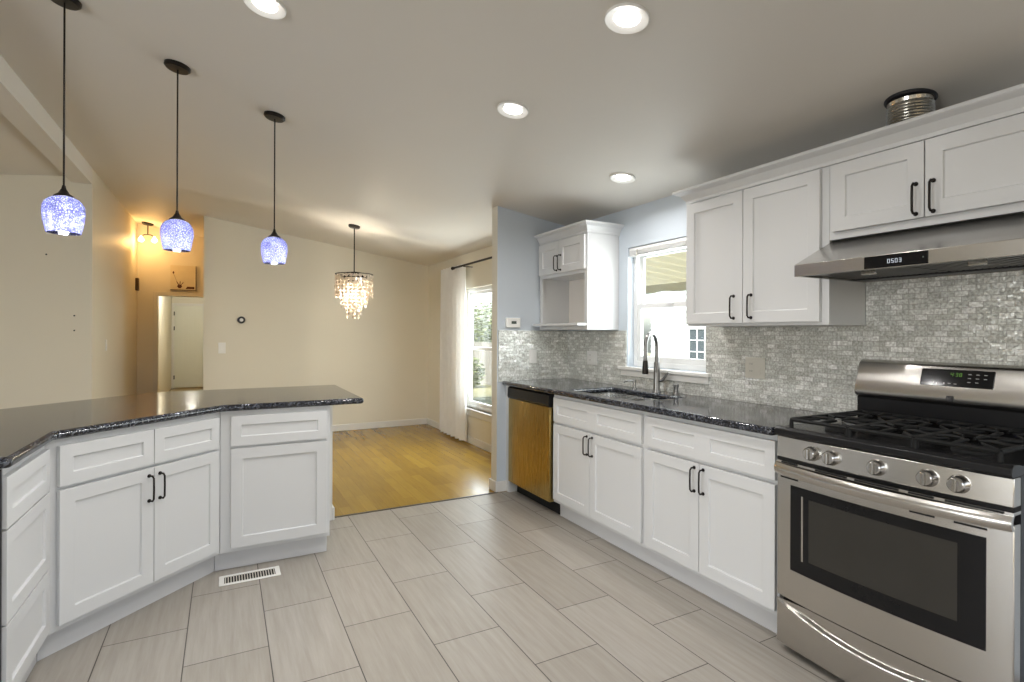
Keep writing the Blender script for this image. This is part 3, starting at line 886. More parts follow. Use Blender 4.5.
# ---- upper cabinets
UX = 2.365    # face-frame plane
def crown(m, runs):
    """crown moulding profile swept along straight runs of (x0,y0)->(x1,y1), outside on the right-hand side, with mitred ends"""
    prof = [(0, 2.048), (.010, 2.048), (.010, 2.064), (.020, 2.078), (.032, 2.096), (.058, 2.108), (.063, 2.112), (.063, 2.124), (0, 2.124)]
    n = len(runs)
    dirs = [(Vector(runs[i + 1]) - Vector(runs[i])).normalized() for i in range(n - 1)]
    rings = []
    for i in range(n):
        p = Vector(runs[i])
        if i == 0: off = Vector((dirs[0].y, -dirs[0].x))
        elif i == n - 1: off = Vector((dirs[-1].y, -dirs[-1].x))
        else:
            n0 = Vector((dirs[i - 1].y, -dirs[i - 1].x)); n1 = Vector((dirs[i].y, -dirs[i].x))
            off = (n0 + n1) / (1 + n0.dot(n1))
        rings.append([m.bm.verts.new((p.x + off.x * o, p.y + off.y * o, z)) for o, z in prof])
    for a, b in zip(rings, rings[1:]):
        for k in range(len(prof)): m.bm.faces.new((a[k], a[(k + 1) % len(prof)], b[(k + 1) % len(prof)], b[k]))
    m.bm.faces.new(rings[0]); m.bm.faces.new(rings[-1])
    return m

# small cabinet over the corner: doors above an open niche
yl, yr = YB - .012, 3.240
t = thing('wall_cabinet', 'small white wall cabinet with open niche and shelf left of the sink window', 'cabinet', (UX, yl, 0), RZ)
w = yl - yr
d = XW - .0005 - UX
m = MB()
m.box(0, .018, 1.328, .018, d, 2.05).box(w - .018, .018, 1.328, w, d, 2.05).box(.018, .018, 2.03, w - .018, d, 2.05)
m.box(0, 0, 1.328, .036, .018, 2.05).box(w - .036, 0, 1.328, w, .018, 2.05).box(.036, 0, 2.03, w - .036, .018, 2.05)
m.box(.036, 0, 1.755, w - .036, .018, 1.785).box(.036, 0, 1.328, w - .036, .018, 1.358).box(.018, .018, 1.755, w - .018, d - .01, 1.773)
m.build('carcass', M['cab'], t, bevel=.001)
o = MB().box(.0185, d - .009, 1.347, w - .0185, d - .001, 2.029).build('back_panel', M['cabin'], t)
MB().box(.0185, -.085, 1.3585, w - .006, -.001, 1.378).box(.037, -.001, 1.3585, w - .037, d - .0095, 1.376).build('shelf', M['cab'], t, bevel=.0015)
xm = .318
front('door', t, .010, 1.782, xm - .012, .255, hx=xm - .026, hz=1.862)
front('door', t, xm + .002, 1.782, w - .018 - xm, .255, hx=xm + .030, hz=1.862)
crown(MB(), [(UX, yl), (UX, yr), (XW - .0005, yr)]).build('crown_moulding', M['cab'], t, world=True)

# tall two-door cabinet left of the hood
yl, yr = 2.262, 1.4375
t = thing('wall_cabinet', 'tall white two-door wall cabinet between window and range hood', 'cabinet', (UX, yl, 0), RZ)
w = yl - yr
d = XW - .0105 - UX
MB().box(0, .0, 1.342, w, d, 2.0475).build('carcass', M['cab'], t, bevel=.0015)
front('door', t, .006, 1.357, .380, .684, hx=.335, hz=1.440)
front('door', t, .390, 1.357, .402, .684, hx=.440, hz=1.440)
o = crown(MB(), [(XW - .0005, yl), (UX, yl), (UX, .60)])
o = o.build('crown_moulding', M['cab'])
tag(o, 'long white crown moulding along the top of the right-hand wall cabinets', 'moulding')
# over-hood cabinet
yl, yr = 1.4365, .672
t = thing('wall_cabinet', 'short white two-door wall cabinet above the range hood', 'cabinet', (UX, yl, 0), RZ)
w = yl - yr
MB().box(0, 0, 1.716, w, d, 2.0475).build('carcass', M['cab'], t, bevel=.0015)
front('door', t, .021, 1.748, .352, .293, hx=.347, hz=1.822)
front('door', t, .377, 1.748, .371, .293, hx=.405, hz=1.822)

# flexible duct from the top of the cabinet to the ceiling
dx, dy = 2.475, 1.172
t = thing('vent_duct', 'crinkled foil vent duct rising from the wall cabinets to the ceiling', 'duct', (dx, dy, 2.05))
pr = [(.07, 0)]
zt = ceil_z(dx) - 2.05
k = 0
z = .004
while z < zt - .022:
    pr += [(.082, z), (.077, z + .006)]; z += .012
pr += [(.080, zt - .010), (.0, zt - .010)]
MB().lathe([(0, 0)] + pr, seg=28).build('hose', M['foil'], t, smooth=25)
o = MB().lathe([(0, 0), (.090, 0), (.090, -.003), (.084, -.010), (0, -.010)], seg=28).build('collar', M['dark'], t, smooth=30)
o.location = (0, 0, zt - .001); o.rotation_euler = (0, TILT, 0); o['label'] = 'dark collar at the ceiling'

# ------------------------------------------------------------------ range hood
HX = 2.118
t = thing('range_hood', 'stainless under-cabinet range hood with black clock display', 'range hood', (HX, 1.4365, 0), RZ)
w = .765
dh = XW - .0105 - HX
prof = [(0, 1.542), (0, 1.592), (.012, 1.597), (UX - HX + .02, 1.7145), (dh, 1.7145), (dh, 1.542), (dh - .02, 1.542), (dh - .02, 1.66), (.25, 1.66), (.02, 1.575), (.016, 1.542)]
m = MB()
m.prism(prof, 0, w, 'x')
m.build('canopy', M['steel'], t, bevel=.002, smooth=30)
for a in (0.0, w - .014): MB().box(a, .0165, 1.542, a + .014, dh - .021, 1.575).build('side_lip', M['steel'], t, bevel=.001)
for a, b in ((.016, w / 2 - .002), (w / 2 + .002, w - .016)):
    f = MB().box(a, .022, 1.560, b, dh - .11, 1.566).build('baffle_filter', M['slot'], t)
    m = MB()
    n = 18
    for k in range(n):
        x = a + .012 + (b - a - .024) * k / (n - 1)
        m.prism([(x - .006, 1.5505), (x + .006, 1.5505), (x + .002, 1.5595), (x - .002, 1.5595)], .03, dh - .12, 'y')
    m.build('baffle', M['filt'], f)
    lx = .26 if a < .1 else .60
    c = MB().box(lx - .026, .066, 1.5305, lx + .026, .069, 1.5500).box(lx - .026, .0695, 1.5305, lx + .026, .084, 1.5335).build('latch', M['knob'], f, bevel=.001)
    c['label'] = 'bright metal filter latch'
o = MB().box(.0145, dh - .108, 1.545, w - .0145, dh - .021, 1.556).build('rear_plate', M['dark'], t)
o = MB().box(.282, -.0025, 1.5445, .490, -.0002, 1.5895).build('display', M['blackglass'], t, bevel=.001)
m = MB()
for k, ch in enumerate('0503'): seven(m, ch, .363 + k * .0125, 1.5585, .0078, .0145, -.0027)
m.build('clock_digits', M['digit'], o)
MB().lathe([(0, -.0006), (.0028, -.0006), (.0028, 0), (0, 0)], (.476, -.0026, 1.568), 12, 'y').build('touch_mark', M['lcd'], o)

# ------------------------------------------------------------------ range
RX = 2.022
t = thing('gas_range', 'freestanding stainless gas range with five knobs and black grates', 'stove', (RX, 1.4445, 0), RZ)
w = .762
MB().box(.002, .045, .03, w - .002, .63, .884).build('body', M['dark'], t)
for sx in (.04, w - .07):
    for sy in (.08, .56): MB().lathe([(0, .0005), (.018, .0005), (.014, .03), (0, .03)], (sx + .015, sy, 0), 12).build('foot', M['dark'], t)
bulge = lambda u: .026 * (1 - (2 * u - 1) ** 2)
xa, xb = .002, w - .002
def sheet(z0, z1, off, x0=xa, x1=xb, extra=0):
    def f(u, v):
        x = x0 + (x1 - x0) * u
        return (x, -bulge((x - xa) / (xb - xa)) + off, z0 + (z1 - z0) * v)
    return f
# storage drawer with a swooping finger pull
def dr(u, v):
    x = xa + (xb - xa) * u
    sw = math.sin(PI * u)
    e0 = .201 - .055 * max(0, sw) ** .9                     # swoop line
    e1 = e0 + .014
    top = .213
    if v < .6: z = .035 + (e0 - .035) * v / .6
    elif v < .8: z = e0 + (min(e1, top) - e0) * (v - .6) / .2
    else: z = min(e1, top) + (top - min(e1, top)) * (v - .8) / .2
    g = 0 if v <= .6 else (min(1, (v - .6) / .2))
    g = g * g * (3 - 2 * g)
    return (x, -bulge(u) + .002 + .022 * g * min(1, sw * 2.0), z)
MB().grid_solid(dr, lambda u, v: (xa + (xb - xa) * u, .044, .035 + .178 * v), 48, 30).build('drawer', M['steel'], t, smooth=35)
# oven door with black window
od = MB().grid_solid(sheet(.228, .745, 0), lambda u, v: (xa + (xb - xa) * u, .044, .228 + .517 * v), 28, 2).build('oven_door', M['steel'], t, bevel=.003, smooth=35)
win = MB().grid_solid(sheet(.352, .692, -.0025, .068, .698), sheet(.352, .692, -.0003, .068, .698), 24, 2).build('oven_window', M['blackglass'], od, smooth=35)
win['label'] = 'black glass window'
MB().grid_solid(sheet(.412, .655, -.0032, .150, .630), sheet(.412, .655, -.0024, .150, .630), 20, 2).build('viewing_pane', M['viewglass'], od, smooth=35)
MB().grid_solid(sheet(.405, .660, -.0036, .118, .126), sheet(.405, .660, -.0024, .118, .126), 2, 2).build('inner_trim', M['steel_y'], od, smooth=35)
# wide bowed handle along the top of the door, with dark slots above and below
def hb(off, zf):
    def f(u, v):
        x = xa + (xb - xa) * u
        return (x, -bulge(u) - .012 * math.sin(PI * u) ** .5 + off - .010 * math.sin(PI * v), zf(u, v))
    return f
zf = lambda u, v: .729 + .045 * v - .004 * math.sin(PI * u)
MB().grid_solid(hb(-.012, zf), hb(.003, zf), 32, 6).build('handle', M['steel'], od, smooth=50)
for a, b in ((.03, .10), (.18, .30), (.33, .47), (.50, .57), (.60, .74)):
    MB().grid_solid(sheet(.7765, .7825, -.0105, a, b), sheet(.7765, .7825, .010, a, b), 6, 1).build('vent_slot', M['slot'], od)
for a, b in ((.02, .10), (.50, .57), (.62, .70)):
    MB().grid_solid(sheet(.714, .720, -.0015, a, b), sheet(.714, .720, .010, a, b), 6, 1).build('vent_slot', M['slot'], od)
MB().grid_solid(sheet(.774, .7835, -.006), lambda u, v: (xa + (xb - xa) * u, .044, .774 + .0095 * v), 20, 1).build('door_top_trim', M['steel'], od, smooth=40)
# control panel
cp = MB().grid_solid(lambda u, v: (xa + (xb - xa) * u, -bulge(u) * .75 - .004 + .004 * v, .797 + .086 * v), lambda u, v: (xa + (xb - xa) * u, .044, .797 + .086 * v), 24, 2).build('control_panel', M['steel'], t, bevel=.003, smooth=35)
MB().box(xa, -.002, .7845, xb, .044, .7965).build('shadow_gap', M['slot'], t)
for k, kx in enumerate((.161, .238, .399, .550, .632)):
    yk = -bulge((kx - xa) / (xb - xa)) * .75 + .001
    kn = MB().lathe([(0, 0), (.029, 0), (.029, -.005), (.026, -.009), (.0245, -.026), (.020, -.031), (0, -.032)], (0, 0, 0), 24, 'y').build('knob', M['knob'], t, smooth=40)
    kn.location = (kx, yk, .838)
    MB().box(-.0052, -.040, -.021, .0052, -.029, .021).build('grip', M['knob'], kn, bevel=.003)
    MB().box(kx - .0012, yk - .001, .868, kx + .0012, yk + .003, .874).build('pointer_mark', M['dark'], t)
# cooktop
m = MB().prism([(.002, .885), (-.016, .885), (-.022, .893), (-.020, .912), (-.006, .922), (.03, .920), (.05, .914), (.555, .914), (.555, .885)], xa - .001, xb + .001, 'x')
ck = m.build('cooktop', M['enamel'], t, bevel=.002, smooth=35)
for bx, by, br_ in ((.165, .16, .042), (.165, .42, .036), (.381, .29, .040), (.597, .16, .045), (.597, .42, .030)):
    b = MB().lathe([(0, .914), (br_ + .012, .914), (br_ + .010, .922), (br_, .926), (0, .926)], (bx, by, 0), 24).build('burner', M['iron'], t, smooth=40)
    MB().lathe([(0, .926), (br_ - .006, .926), (br_ - .006, .933), (br_ - .010, .936), (0, .936)], (bx, by, 0), 24).build('burner_cap', M['enamel'], b, smooth=40)
# three cast-iron grates
GZ = .950
def grate(x0, x1, burners):
    m = MB()
    y0, y1 = .028, .535
    r = .0082
    def bar(a, b, za=GZ, zb=GZ, rr=r):
        m.tube([(a[0], a[1], za), (b[0], b[1], zb)], rr, 6)
    for x in (x0, x1): bar((x, y0), (x, y1))
    for y in (y0, (y0 + y1) / 2, y1): bar((x0, y), (x1, y))
    for x in (x0, x1):
        for y in (y0, (y0 + y1) / 2, y1): m.tube([(x, y, GZ), (x, y, .915)], [.007, .009], 6)
    for bx, by in burners:
        hy = (y1 - y0) / 4
        for dx_, dy_ in ((1, 0), (-1, 0), (0, 1), (0, -1)):
            ex = (x1 if dx_ > 0 else x0) if dx_ else bx
            ey = by + dy_ * hy if dy_ else by
            m.tube([(ex, ey, GZ), ((ex + bx) / 2, (ey + by) / 2, GZ + .006), (bx + dx_ * .020, by + dy_ * .020, GZ + .004)], [r, r, .0045], 6)
        for sx_, sy_ in ((1, 1), (1, -1), (-1, 1), (-1, -1)):
            ex = x1 if sx_ > 0 else x0
            ey = by + sy_ * hy * .99
            m.tube([(ex, ey, GZ), ((ex * .4 + bx * .6), (ey * .4 + by * .6), GZ + .005)], [r, .0045], 6)
    g = m.build('grate', M['iron'], t, smooth=60)
grate(.045, .268, [(.165, .155), (.165, .408)])
grate(.278, .484, [(.381, .155), (.381, .408)])
grate(.494, .717, [(.597, .155), (.597, .408)])
# backguard: black riser and stainless console
MB().box(.010, .556, .914, w - .010, .625, 1.02).build('riser', M['enamel'], t, bevel=.003)
pf = [(.625, 1.014), (.556, 1.014), (.536, 1.028), (.532, 1.05), (.548, 1.10), (.572, 1.172), (.590, 1.184), (.625, 1.186)]
cons = MB().prism(pf, .008, w - .008, 'x').build('console', M['steel'], t, bevel=.006, seg=3, smooth=40)
# display on the sloping console face
p0, p1 = Vector((0, .548, 1.10)), Vector((0, .572, 1.172))
up = (p1 - p0).normalized()
out = Vector((0, -up.z, up.y))
tilt = math.atan2(up.y, up.z)
disp = bpy.data.objects.new('display_panel', None)
def on_console(name, m, mat, x, s, parent, **k):
    o = m.build(name, mat, parent, **k)
    return o
m = MB().box(.268, -.0035, -.008, .512, -.0003, .062)
m.xf(Matrix.Translation(p0) @ Matrix.Rotation(-tilt, 4, 'X'))
dp = m.build('display', M['blackglass'], t, bevel=.0015); dp['label'] = 'black clock display'
bpy.data.objects.remove(disp)
m = MB()
for k, ch in enumerate('438'): seven(m, ch, .372 + k * .0125 + (.004 if k else 0), .034, .008, .014, -.0037)
m.box(.3822, -.0037, .0375, .3836, -.0043, .039).box(.3822, -.0037, .0435, .3836, -.0043, .045)
m.xf(Matrix.Translation(p0) @ Matrix.Rotation(-tilt, 4, 'X'))
o = m.build('clock_digits', M['digit_g'], dp)
CM = Matrix.Translation(p0) @ Matrix.Rotation(-tilt, 4, 'X')
for a, b, ww, hh in ((.315, .002, .003, .006), (.326, -.002, .003, .006), (.352, .000, .003, .006), (.366, .003, .010, .0014), (.386, .002, .010, .0014), (.43, .044, .010, .0014),
                     (.455, .044, .010, .0014), (.48, .044, .010, .0014), (.43, .028, .010, .0014), (.455, .028, .010, .0014), (.48, .028, .010, .0014), (.43, .012, .010, .0014), (.455, .012, .010, .0014)):
    MB().box(a, -.0037, b, a + ww, -.0041, b + hh).xf(CM).build('key_mark', M['legend'], dp)
q0 = Vector((0, .532, 1.05)); q1 = p0
up2 = (q1 - q0).normalized(); tilt2 = math.atan2(up2.y, up2.z)
m = MB().box(.368, -.002, -.016, .392, -.0003, .006)
m.xf(Matrix.Translation(q0) @ Matrix.Rotation(-tilt2 * .0, 4, 'X'))
lg = m.build('badge', M['dark'], t, bevel=.0008); lg['label'] = 'small dark square badge'
m = MB().box(.372, -.0026, -.012, .375, -.002, .002)
m.prism([(.376, -.005), (.384, .002), (.387, .002), (.379, -.005)], -.0026, -.002, 'y').prism([(.376, -.005), (.379, -.005), (.388, -.012), (.385, -.012)], -.0026, -.002, 'y')
m.xf(Matrix.Translation(q0))
m.build('badge_mark', M['chrome'], lg)

# ------------------------------------------------------------------ outlets, switches, thermostats
def plate(name, label, cat, loc, rz, w, h, kind, mat):
    t = thing(name, label, cat, loc, rz)
    MB().box(-w / 2, -.006, -h / 2, w / 2, -.0004, h / 2).build('cover_plate', mat, t, bevel=.002)
    n = max(1, round(w / .07)) if kind != 'mix' else 2
    for k in range(n):
        x = (k - (n - 1) / 2) * .046
        kd = kind if kind != 'mix' else ('outlet' if k == 0 else 'rocker')
        if kd == 'rocker':
            MB().prism([(-.0062, -.033), (-.0105, -.033), (-.0075, 0), (-.0062, .033)], x - .0165, x + .0165, 'x').build('rocker', mat, t, bevel=.001)
        else:
            for s in (-.02, .02):
                f = MB().box(x - .0155, -.0085, s - .014, x + .0155, -.0062, s + .014).build('socket', mat, t, bevel=.003)
                MB().box(x - .0075, -.0090, s - .002, x - .0052, -.0086, s + .007).box(x + .0052, -.0090, s - .002, x + .0075, -.0086, s + .007).build('slots', M['slot'], f)
    return t
plate('light_switch', 'white single rocker switch on the mosaic of the end wall', 'switch', (2.298, YB - .009, 1.105), 0, .072, .116, 'rocker', M['plastic'])
plate('light_switch', 'white double rocker switch on the mosaic left of the sink window', 'switch', (T0, 3.560, 1.100), RZ, .135, .112, 'mix', M['plastic'])
plate('wall_outlet', 'ivory double outlet plate on the mosaic between sink and range', 'outlet', (T0, 2.030, 1.108), RZ, .128, .118, 'mix', M['plastic_b'])
plate('light_switch', 'white light switch on the beige dining room wall', 'switch', (-.029, YD, 1.108), 0, .078, .13, 'rocker', M['plastic'])
plate('light_switch', 'white light switch on the hall wall left of the doorway', 'switch', (-1.08, 6.85, 1.16), PI / 2, .072, .116, 'rocker', M['plastic'])

t = thing('thermostat', 'white rectangular thermostat with grey screen on the blue-grey end wall', 'thermostat', (2.105, YB - .0005, 1.386), 0)
MB().box(-.066, -.024, -.040, .066, 0, .040).build('case', M['plastic'], t, bevel=.006, seg=3)
MB().box(-.020, -.0255, -.010, .026, -.0242, .013).build('screen', M['lcd'], t)
t = thing('thermostat', 'round black-rimmed thermostat on the beige dining room wall', 'thermostat', (.178, YD - .0005, 1.447), 0)
MB().lathe([(0, 0), (.043, 0), (.043, -.018), (.040, -.024), (.021, -.024), (.021, -.020), (0, -.020)], seg=32, axis='y').build('ring', M['dark'], t, smooth=40)
MB().lathe([(0, -.0202), (.0205, -.0202), (.0205, -.0235), (0, -.0235)], seg=24, axis='y').build('face', M['plastic'], t, smooth=40)

# nail holes left in the far left wall
for nm, x, z in (('small dark nail left high on the beige wall behind the pendants', -1.404, 1.985), ('upper small dark nail of the pair on the beige wall left of the hall', -1.205, 1.443), ('lower small dark nail of the pair on the beige wall left of the hall', -1.205, 1.308)):
    o = MB().lathe([(0, -.0185), (.005, -.0185), (.007, -.016), (.0025, -.013), (.0025, -.0004), (0, -.0004)], seg=12, axis='y').build('wall_nail', M['dark'], smooth=40)
    o.location = (x, 6.187, z)
    tag(o, nm, 'nail')

# ------------------------------------------------------------------ floor register
t = thing('floor_vent', 'small white floor register in the tiles before the peninsula', 'vent', (.1235, 3.173, 0))
m = MB().box(-.146, -.060, .0006, .146, -.042, .006).box(-.146, .042, .0006, .146, .060, .006).box(-.146, -.042, .0006, -.122, .042, .006).box(.122, -.042, .0006, .146, .042, .006)
m.build('frame', M['plastic'], t, bevel=.002)
MB().box(-.122, -.042, .0004, .122, .042, .0012).build('duct_opening', M['slot'], t)
m = MB()
for k in range(19):
    x = -.116 + .232 * k / 18
    m.box(x - .0025, -.042, .0014, x + .0025, .042, .005)
m.build('louvres', M['plastic_b'], t)

# ------------------------------------------------------------------ ceiling downlights
def can(label, x, y, power, first=None):
    t = thing('recessed_light', label, 'light', (x, y, ceil_z(x)), rot=(0, TILT if x > -1.155 else -.1145, 0), group='recessed ceiling lights')
    MB().lathe([(.0475, -.0008), (.080, -.0008), (.0805, -.009), (.078, -.011), (.074, -.0098), (.060, -.0035), (.0475, -.0025)], seg=40, close=True).build('trim_ring', M['plastic'], t, smooth=40)
    MB().lathe([(0, -.0125), (.022, -.0118), (.038, -.0085), (.047, -.0035), (.047, -.001), (0, -.001)], seg=32).build('lens', M['lens'], t, smooth=40)
    l = light('downlight_beam', 'AREA', (0, 0, -.016), power, CAN_COL, (0, 0, 0), .10, shape='DISK', parent=t)
    l.data.spread = math.radians(165)
    return t
can('recessed light near the pendants, cut by the top edge of the photo', .138, 2.372, CAN_W)
can('largest recessed light, nearest the camera at the top centre', 1.281, 1.520, CAN_W)
can('middle recessed light in the centre of the ceiling', 1.293, 2.416, CAN_W)
can('recessed light above the sink, farthest right and lowest in the photo', 2.240, 2.692, CAN_W)
# unseen extra fittings, added to fill the near part of the kitchen with light
for x, y in ((.14, 1.3), (.14, -.3)):
    t = can('added unseen recessed light over the near part of the kitchen', x, y, CAN_W)

# ------------------------------------------------------------------ pendants over the peninsula
def pendant(label, x, y, zb, power):
    zc = ceil_z(x)
    t = thing('pendant_lamp', label, 'pendant lamp', (x, y, zb), group='blue glass pendants over the peninsula')
    k_ = .86
    o = MB().lathe([(0, 0), (.060, 0), (.060, -.012), (.052, -.020), (0, -.022)], seg=32).build('canopy', M['bronze'], t, smooth=40)
    o.location = (0, 0, zc - zb - .0006); o.rotation_euler = (0, TILT, 0)
    MB().tube([(0, 0, zc - zb - .02), (0, 0, .20)], .0038, 8).build('cord', M['bronze'], t, smooth=60)
    MB().lathe([(0, .238), (.007, .238), (.010, .222), (.016, .212), (.024, .198), (.040, .186), (.043, .180), (0, .180)], seg=28).build('cap', M['bronze'], t, smooth=40)
    for c in t.children:
        if c.name.startswith('cap'): c.scale = (k_, k_, k_)
    pr = [(.034, .154), (.050, .147), (.064, .133), (.072, .115), (.0745, .093), (.072, .060), (.065, .024), (.060, .0)]
    inner = [(r - .0035, h) for r, h in reversed(pr)]
    g = MB().lathe(pr + inner, seg=48, close=True).build('glass_shade', M['crackle'], t, smooth=60)
    b = MB().lathe([(0, .092), (.012, .095), (.018, .103), (.019, .112), (.015, .126), (.011, .135), (.011, .156), (0, .156)], seg=20).build('bulb', M['bulb_cool'], t, smooth=50)
    light('pendant_glow', 'POINT', (0, 0, .045), power, (.86, .90, 1.0), radius=.02, parent=t)
pendant('blue crackle-glass pendant nearest the camera, leftmost of the row of three', -.612, 2.943, 1.722, 3.2)
pendant('blue crackle-glass pendant in the middle of the row of three', -.219, 3.257, 1.720, 3.2)
pendant('blue crackle-glass pendant nearest the dining room, last of the row', .260, 3.512, 1.712, 3.2)

# ------------------------------------------------------------------ chandelier in the dining room
cx, cy = 1.228, 5.905
zc = ceil_z(cx)
t = thing('chandelier', 'tiered shell chandelier hanging from a thin rod in the dining room', 'chandelier', (cx, cy, 1.45))
o = MB().lathe([(0, 0), (.062, 0), (.062, -.018), (.05, -.028), (0, -.03)], seg=28).build('canopy', M['bronze'], t, smooth=40)
o.location = (0, 0, zc - 1.45 - .0006); o.rotation_euler = (0, TILT, 0)
MB().tube([(0, 0, zc - 1.47), (0, 0, .50)], .006, 8).build('rod', M['bronze'], t, smooth=60)
m = MB()
for r, z in ((.195, .475), (.135, .44), (.075, .40)):
    m.tube([(r * math.cos(2 * PI * k / 28), r * math.sin(2 * PI * k / 28), z) for k in range(29)], .005, 6, caps=False)
    for k in range(4):
        a = PI / 4 + k * PI / 2
        m.tube([(0, 0, .505), (r * math.cos(a), r * math.sin(a), z)], .003, 5)
m.build('frame', M['bronze'], t, smooth=60)
for k in range(3):
    a = 2 * PI * k / 3
    MB().lathe([(0, .28), (.014, .285), (.022, .305), (.018, .335), (.011, .35), (0, .352)], (.055 * math.cos(a), .055 * math.sin(a), 0), 14).build('bulb', M['bulb_warm'], t, smooth=50)
def disc(m, c, r, ang, th=.0016):
    mat = Matrix.Translation(c) @ Matrix.Rotation(ang, 4, 'Z') @ Matrix.Rotation(random.uniform(-.25, .25), 4, 'X')
    n = 9
    A = [m.bm.verts.new(mat @ Vector((r * math.cos(2 * PI * i / n), -th, r * math.sin(2 * PI * i / n)))) for i in range(n)]
    B = [m.bm.verts.new(mat @ Vector((r * math.cos(2 * PI * i / n), th, r * math.sin(2 * PI * i / n)))) for i in range(n)]
    m.bm.faces.new(A); m.bm.faces.new(B)
    for i in range(n): m.bm.faces.new((A[i], A[(i + 1) % n], B[(i + 1) % n], B[i]))
for r, z, n, cnt in ((.195, .468, 26, 7), (.135, .434, 18, 9), (.075, .396, 10, 11)):
    for k in range(n):
        a = 2 * PI * k / n
        x, y = r * math.cos(a), r * math.sin(a)
        m = MB()
        c2 = cnt + random.randint(-1, 0)
        for q in range(c2):
            disc(m, (x + random.uniform(-.004, .004), y + random.uniform(-.004, .004), z - .018 - q * .036), .0165, a + PI / 2 + random.uniform(-.6, .6))
        m.tube([(x, y, z), (x, y, z - c2 * .036)], .0008, 4)
        m.build('shell_strand', M['shell'], t)
light('chandelier_glow', 'POINT', (0, 0, .26), 31, (1, .88, .70), radius=.05, parent=t)

# ------------------------------------------------------------------ hall: lamp, picture, door, chime
t = thing('hall_light', 'two-bulb light fitting glowing at the end of the hall', 'light', (-.93, 8.80, ceil_z(-.93)), 0)
o = MB().lathe([(0, 0), (.07, 0), (.07, -.016), (.05, -.03), (0, -.032)], seg=24).build('canopy', M['bronze'], t, smooth=40)
o.rotation_euler = (0, TILT, 0)
MB().tube([(0, 0, -.03), (0, 0, -.16)], .007, 8).tube([(-.075, 0, -.185), (-.04, 0, -.16), (.0, 0, -.155), (.04, 0, -.16), (.075, 0, -.185)], .006, 8).build('arms', M['bronze'], t, smooth=60)
for s in (-.075, .075):
    MB().lathe([(0, -.18), (.012, -.183), (.014, -.2), (.032, -.22), (.034, -.236), (.022, -.256), (0, -.262)], (s, 0, 0), 18).build('bulb', M['bulb_warm'], t, smooth=50)
light('hall_glow', 'POINT', (0, -.10, -.30), 6.5, (1, .55, .17), radius=.05, parent=t)
light('corridor_fill', 'POINT', (-.55, 11.9, 2.3), 42, (1, .98, .88), radius=.12)  # added fill without a fitting, brightens the corridor and its door

t = thing('canvas_picture', 'square cream canvas picture of a vase and flower over the hall doorway', 'picture', (-.530, 9.0555, 1.905), 0)
MB().box(-.155, -.030, 0, .155, -.001, .345).build('canvas', M['canvas'], t)
MB().box(.1552, -.031, 0, .163, -.001, .345).box(-.155, -.031, -.010, .163, -.001, -.0003).build('edge', M['canvas_shade_chime'], t)  # shaded right side and underside put in as dark-coloured strips
m = MB().prism([(-.075, .045), (-.055, .02), (-.03, .02), (-.012, .045), (-.022, .07), (-.062, .07)], -.0315, -.0302, 'y')
m.prism([(-.06, .068), (-.085, .115), (-.07, .11), (-.05, .07)], -.0315, -.0302, 'y').prism([(-.045, .068), (-.04, .12), (-.03, .115), (-.035, .07)], -.0315, -.0302, 'y').prism([(-.03, .068), (0, .11), (.005, .10), (-.022, .068)], -.0315, -.0302, 'y')
m.prism([(.03, .012), (.14, .012), (.14, .045), (.05, .045)], -.0315, -.0302, 'y')
m.prism([(-.125, .225), (-.112, .225), (-.106, .245), (-.118, .262), (-.130, .245)], -.0315, -.0302, 'y').prism([(-.118, .225), (-.115, .225), (-.06, .07), (-.064, .07)], -.0315, -.0302, 'y')
m.build('painted_vase', M['rust'], t)

t = thing('door_chime', 'small brown box fixed high on the hall wall corner', 'chime', (-1.0795, 8.93, 1.95), PI / 2)
MB().box(-.05, -.035, -.085, .05, -.0005, .085).build('case', M['canvas_shade_chime'], t, bevel=.004)

# door at the far end of the corridor
d = thing('door_1', None, None, (-1.045, 14.595, 0), 0)
d['kind'] = 'structure'; d['label'] = 'pale planked door at the end of the corridor'
m = MB()
for k in range(8):
    x = .02 + k * .095
    m.box(x + .002, -.036, .30, x + .093, -.012, 1.86)
m.box(.02, -.034, .015, .78, -.010, 1.90).box(.02, -.038, .015, .78, -.012, .30)
m.build('leaf', M['door'], d, bevel=.003)
MB().box(-.034, -.05, 0, .018, -.001, 1.96).box(.018, -.05, 1.905, .84, -.001, 1.96).box(.782, -.05, 0, .84, -.001, 1.905).build('casing', M['trim'], d, bevel=.003)
for z in (.25, 1.38, 1.72):
    MB().box(.008, -.056, z - .045, .030, -.0365, z + .045).build('hinge', M['dark'], d)
for z in (.90, 1.02):
    MB().lathe([(0, -.11), (.026, -.105), (.03, -.085), (.012, -.07), (.012, -.045), (.03, -.04), (.03, -.0345), (0, -.0345)], (.71, 0, z), 16, 'y').build('door_knob', M['dark'], d, smooth=40)

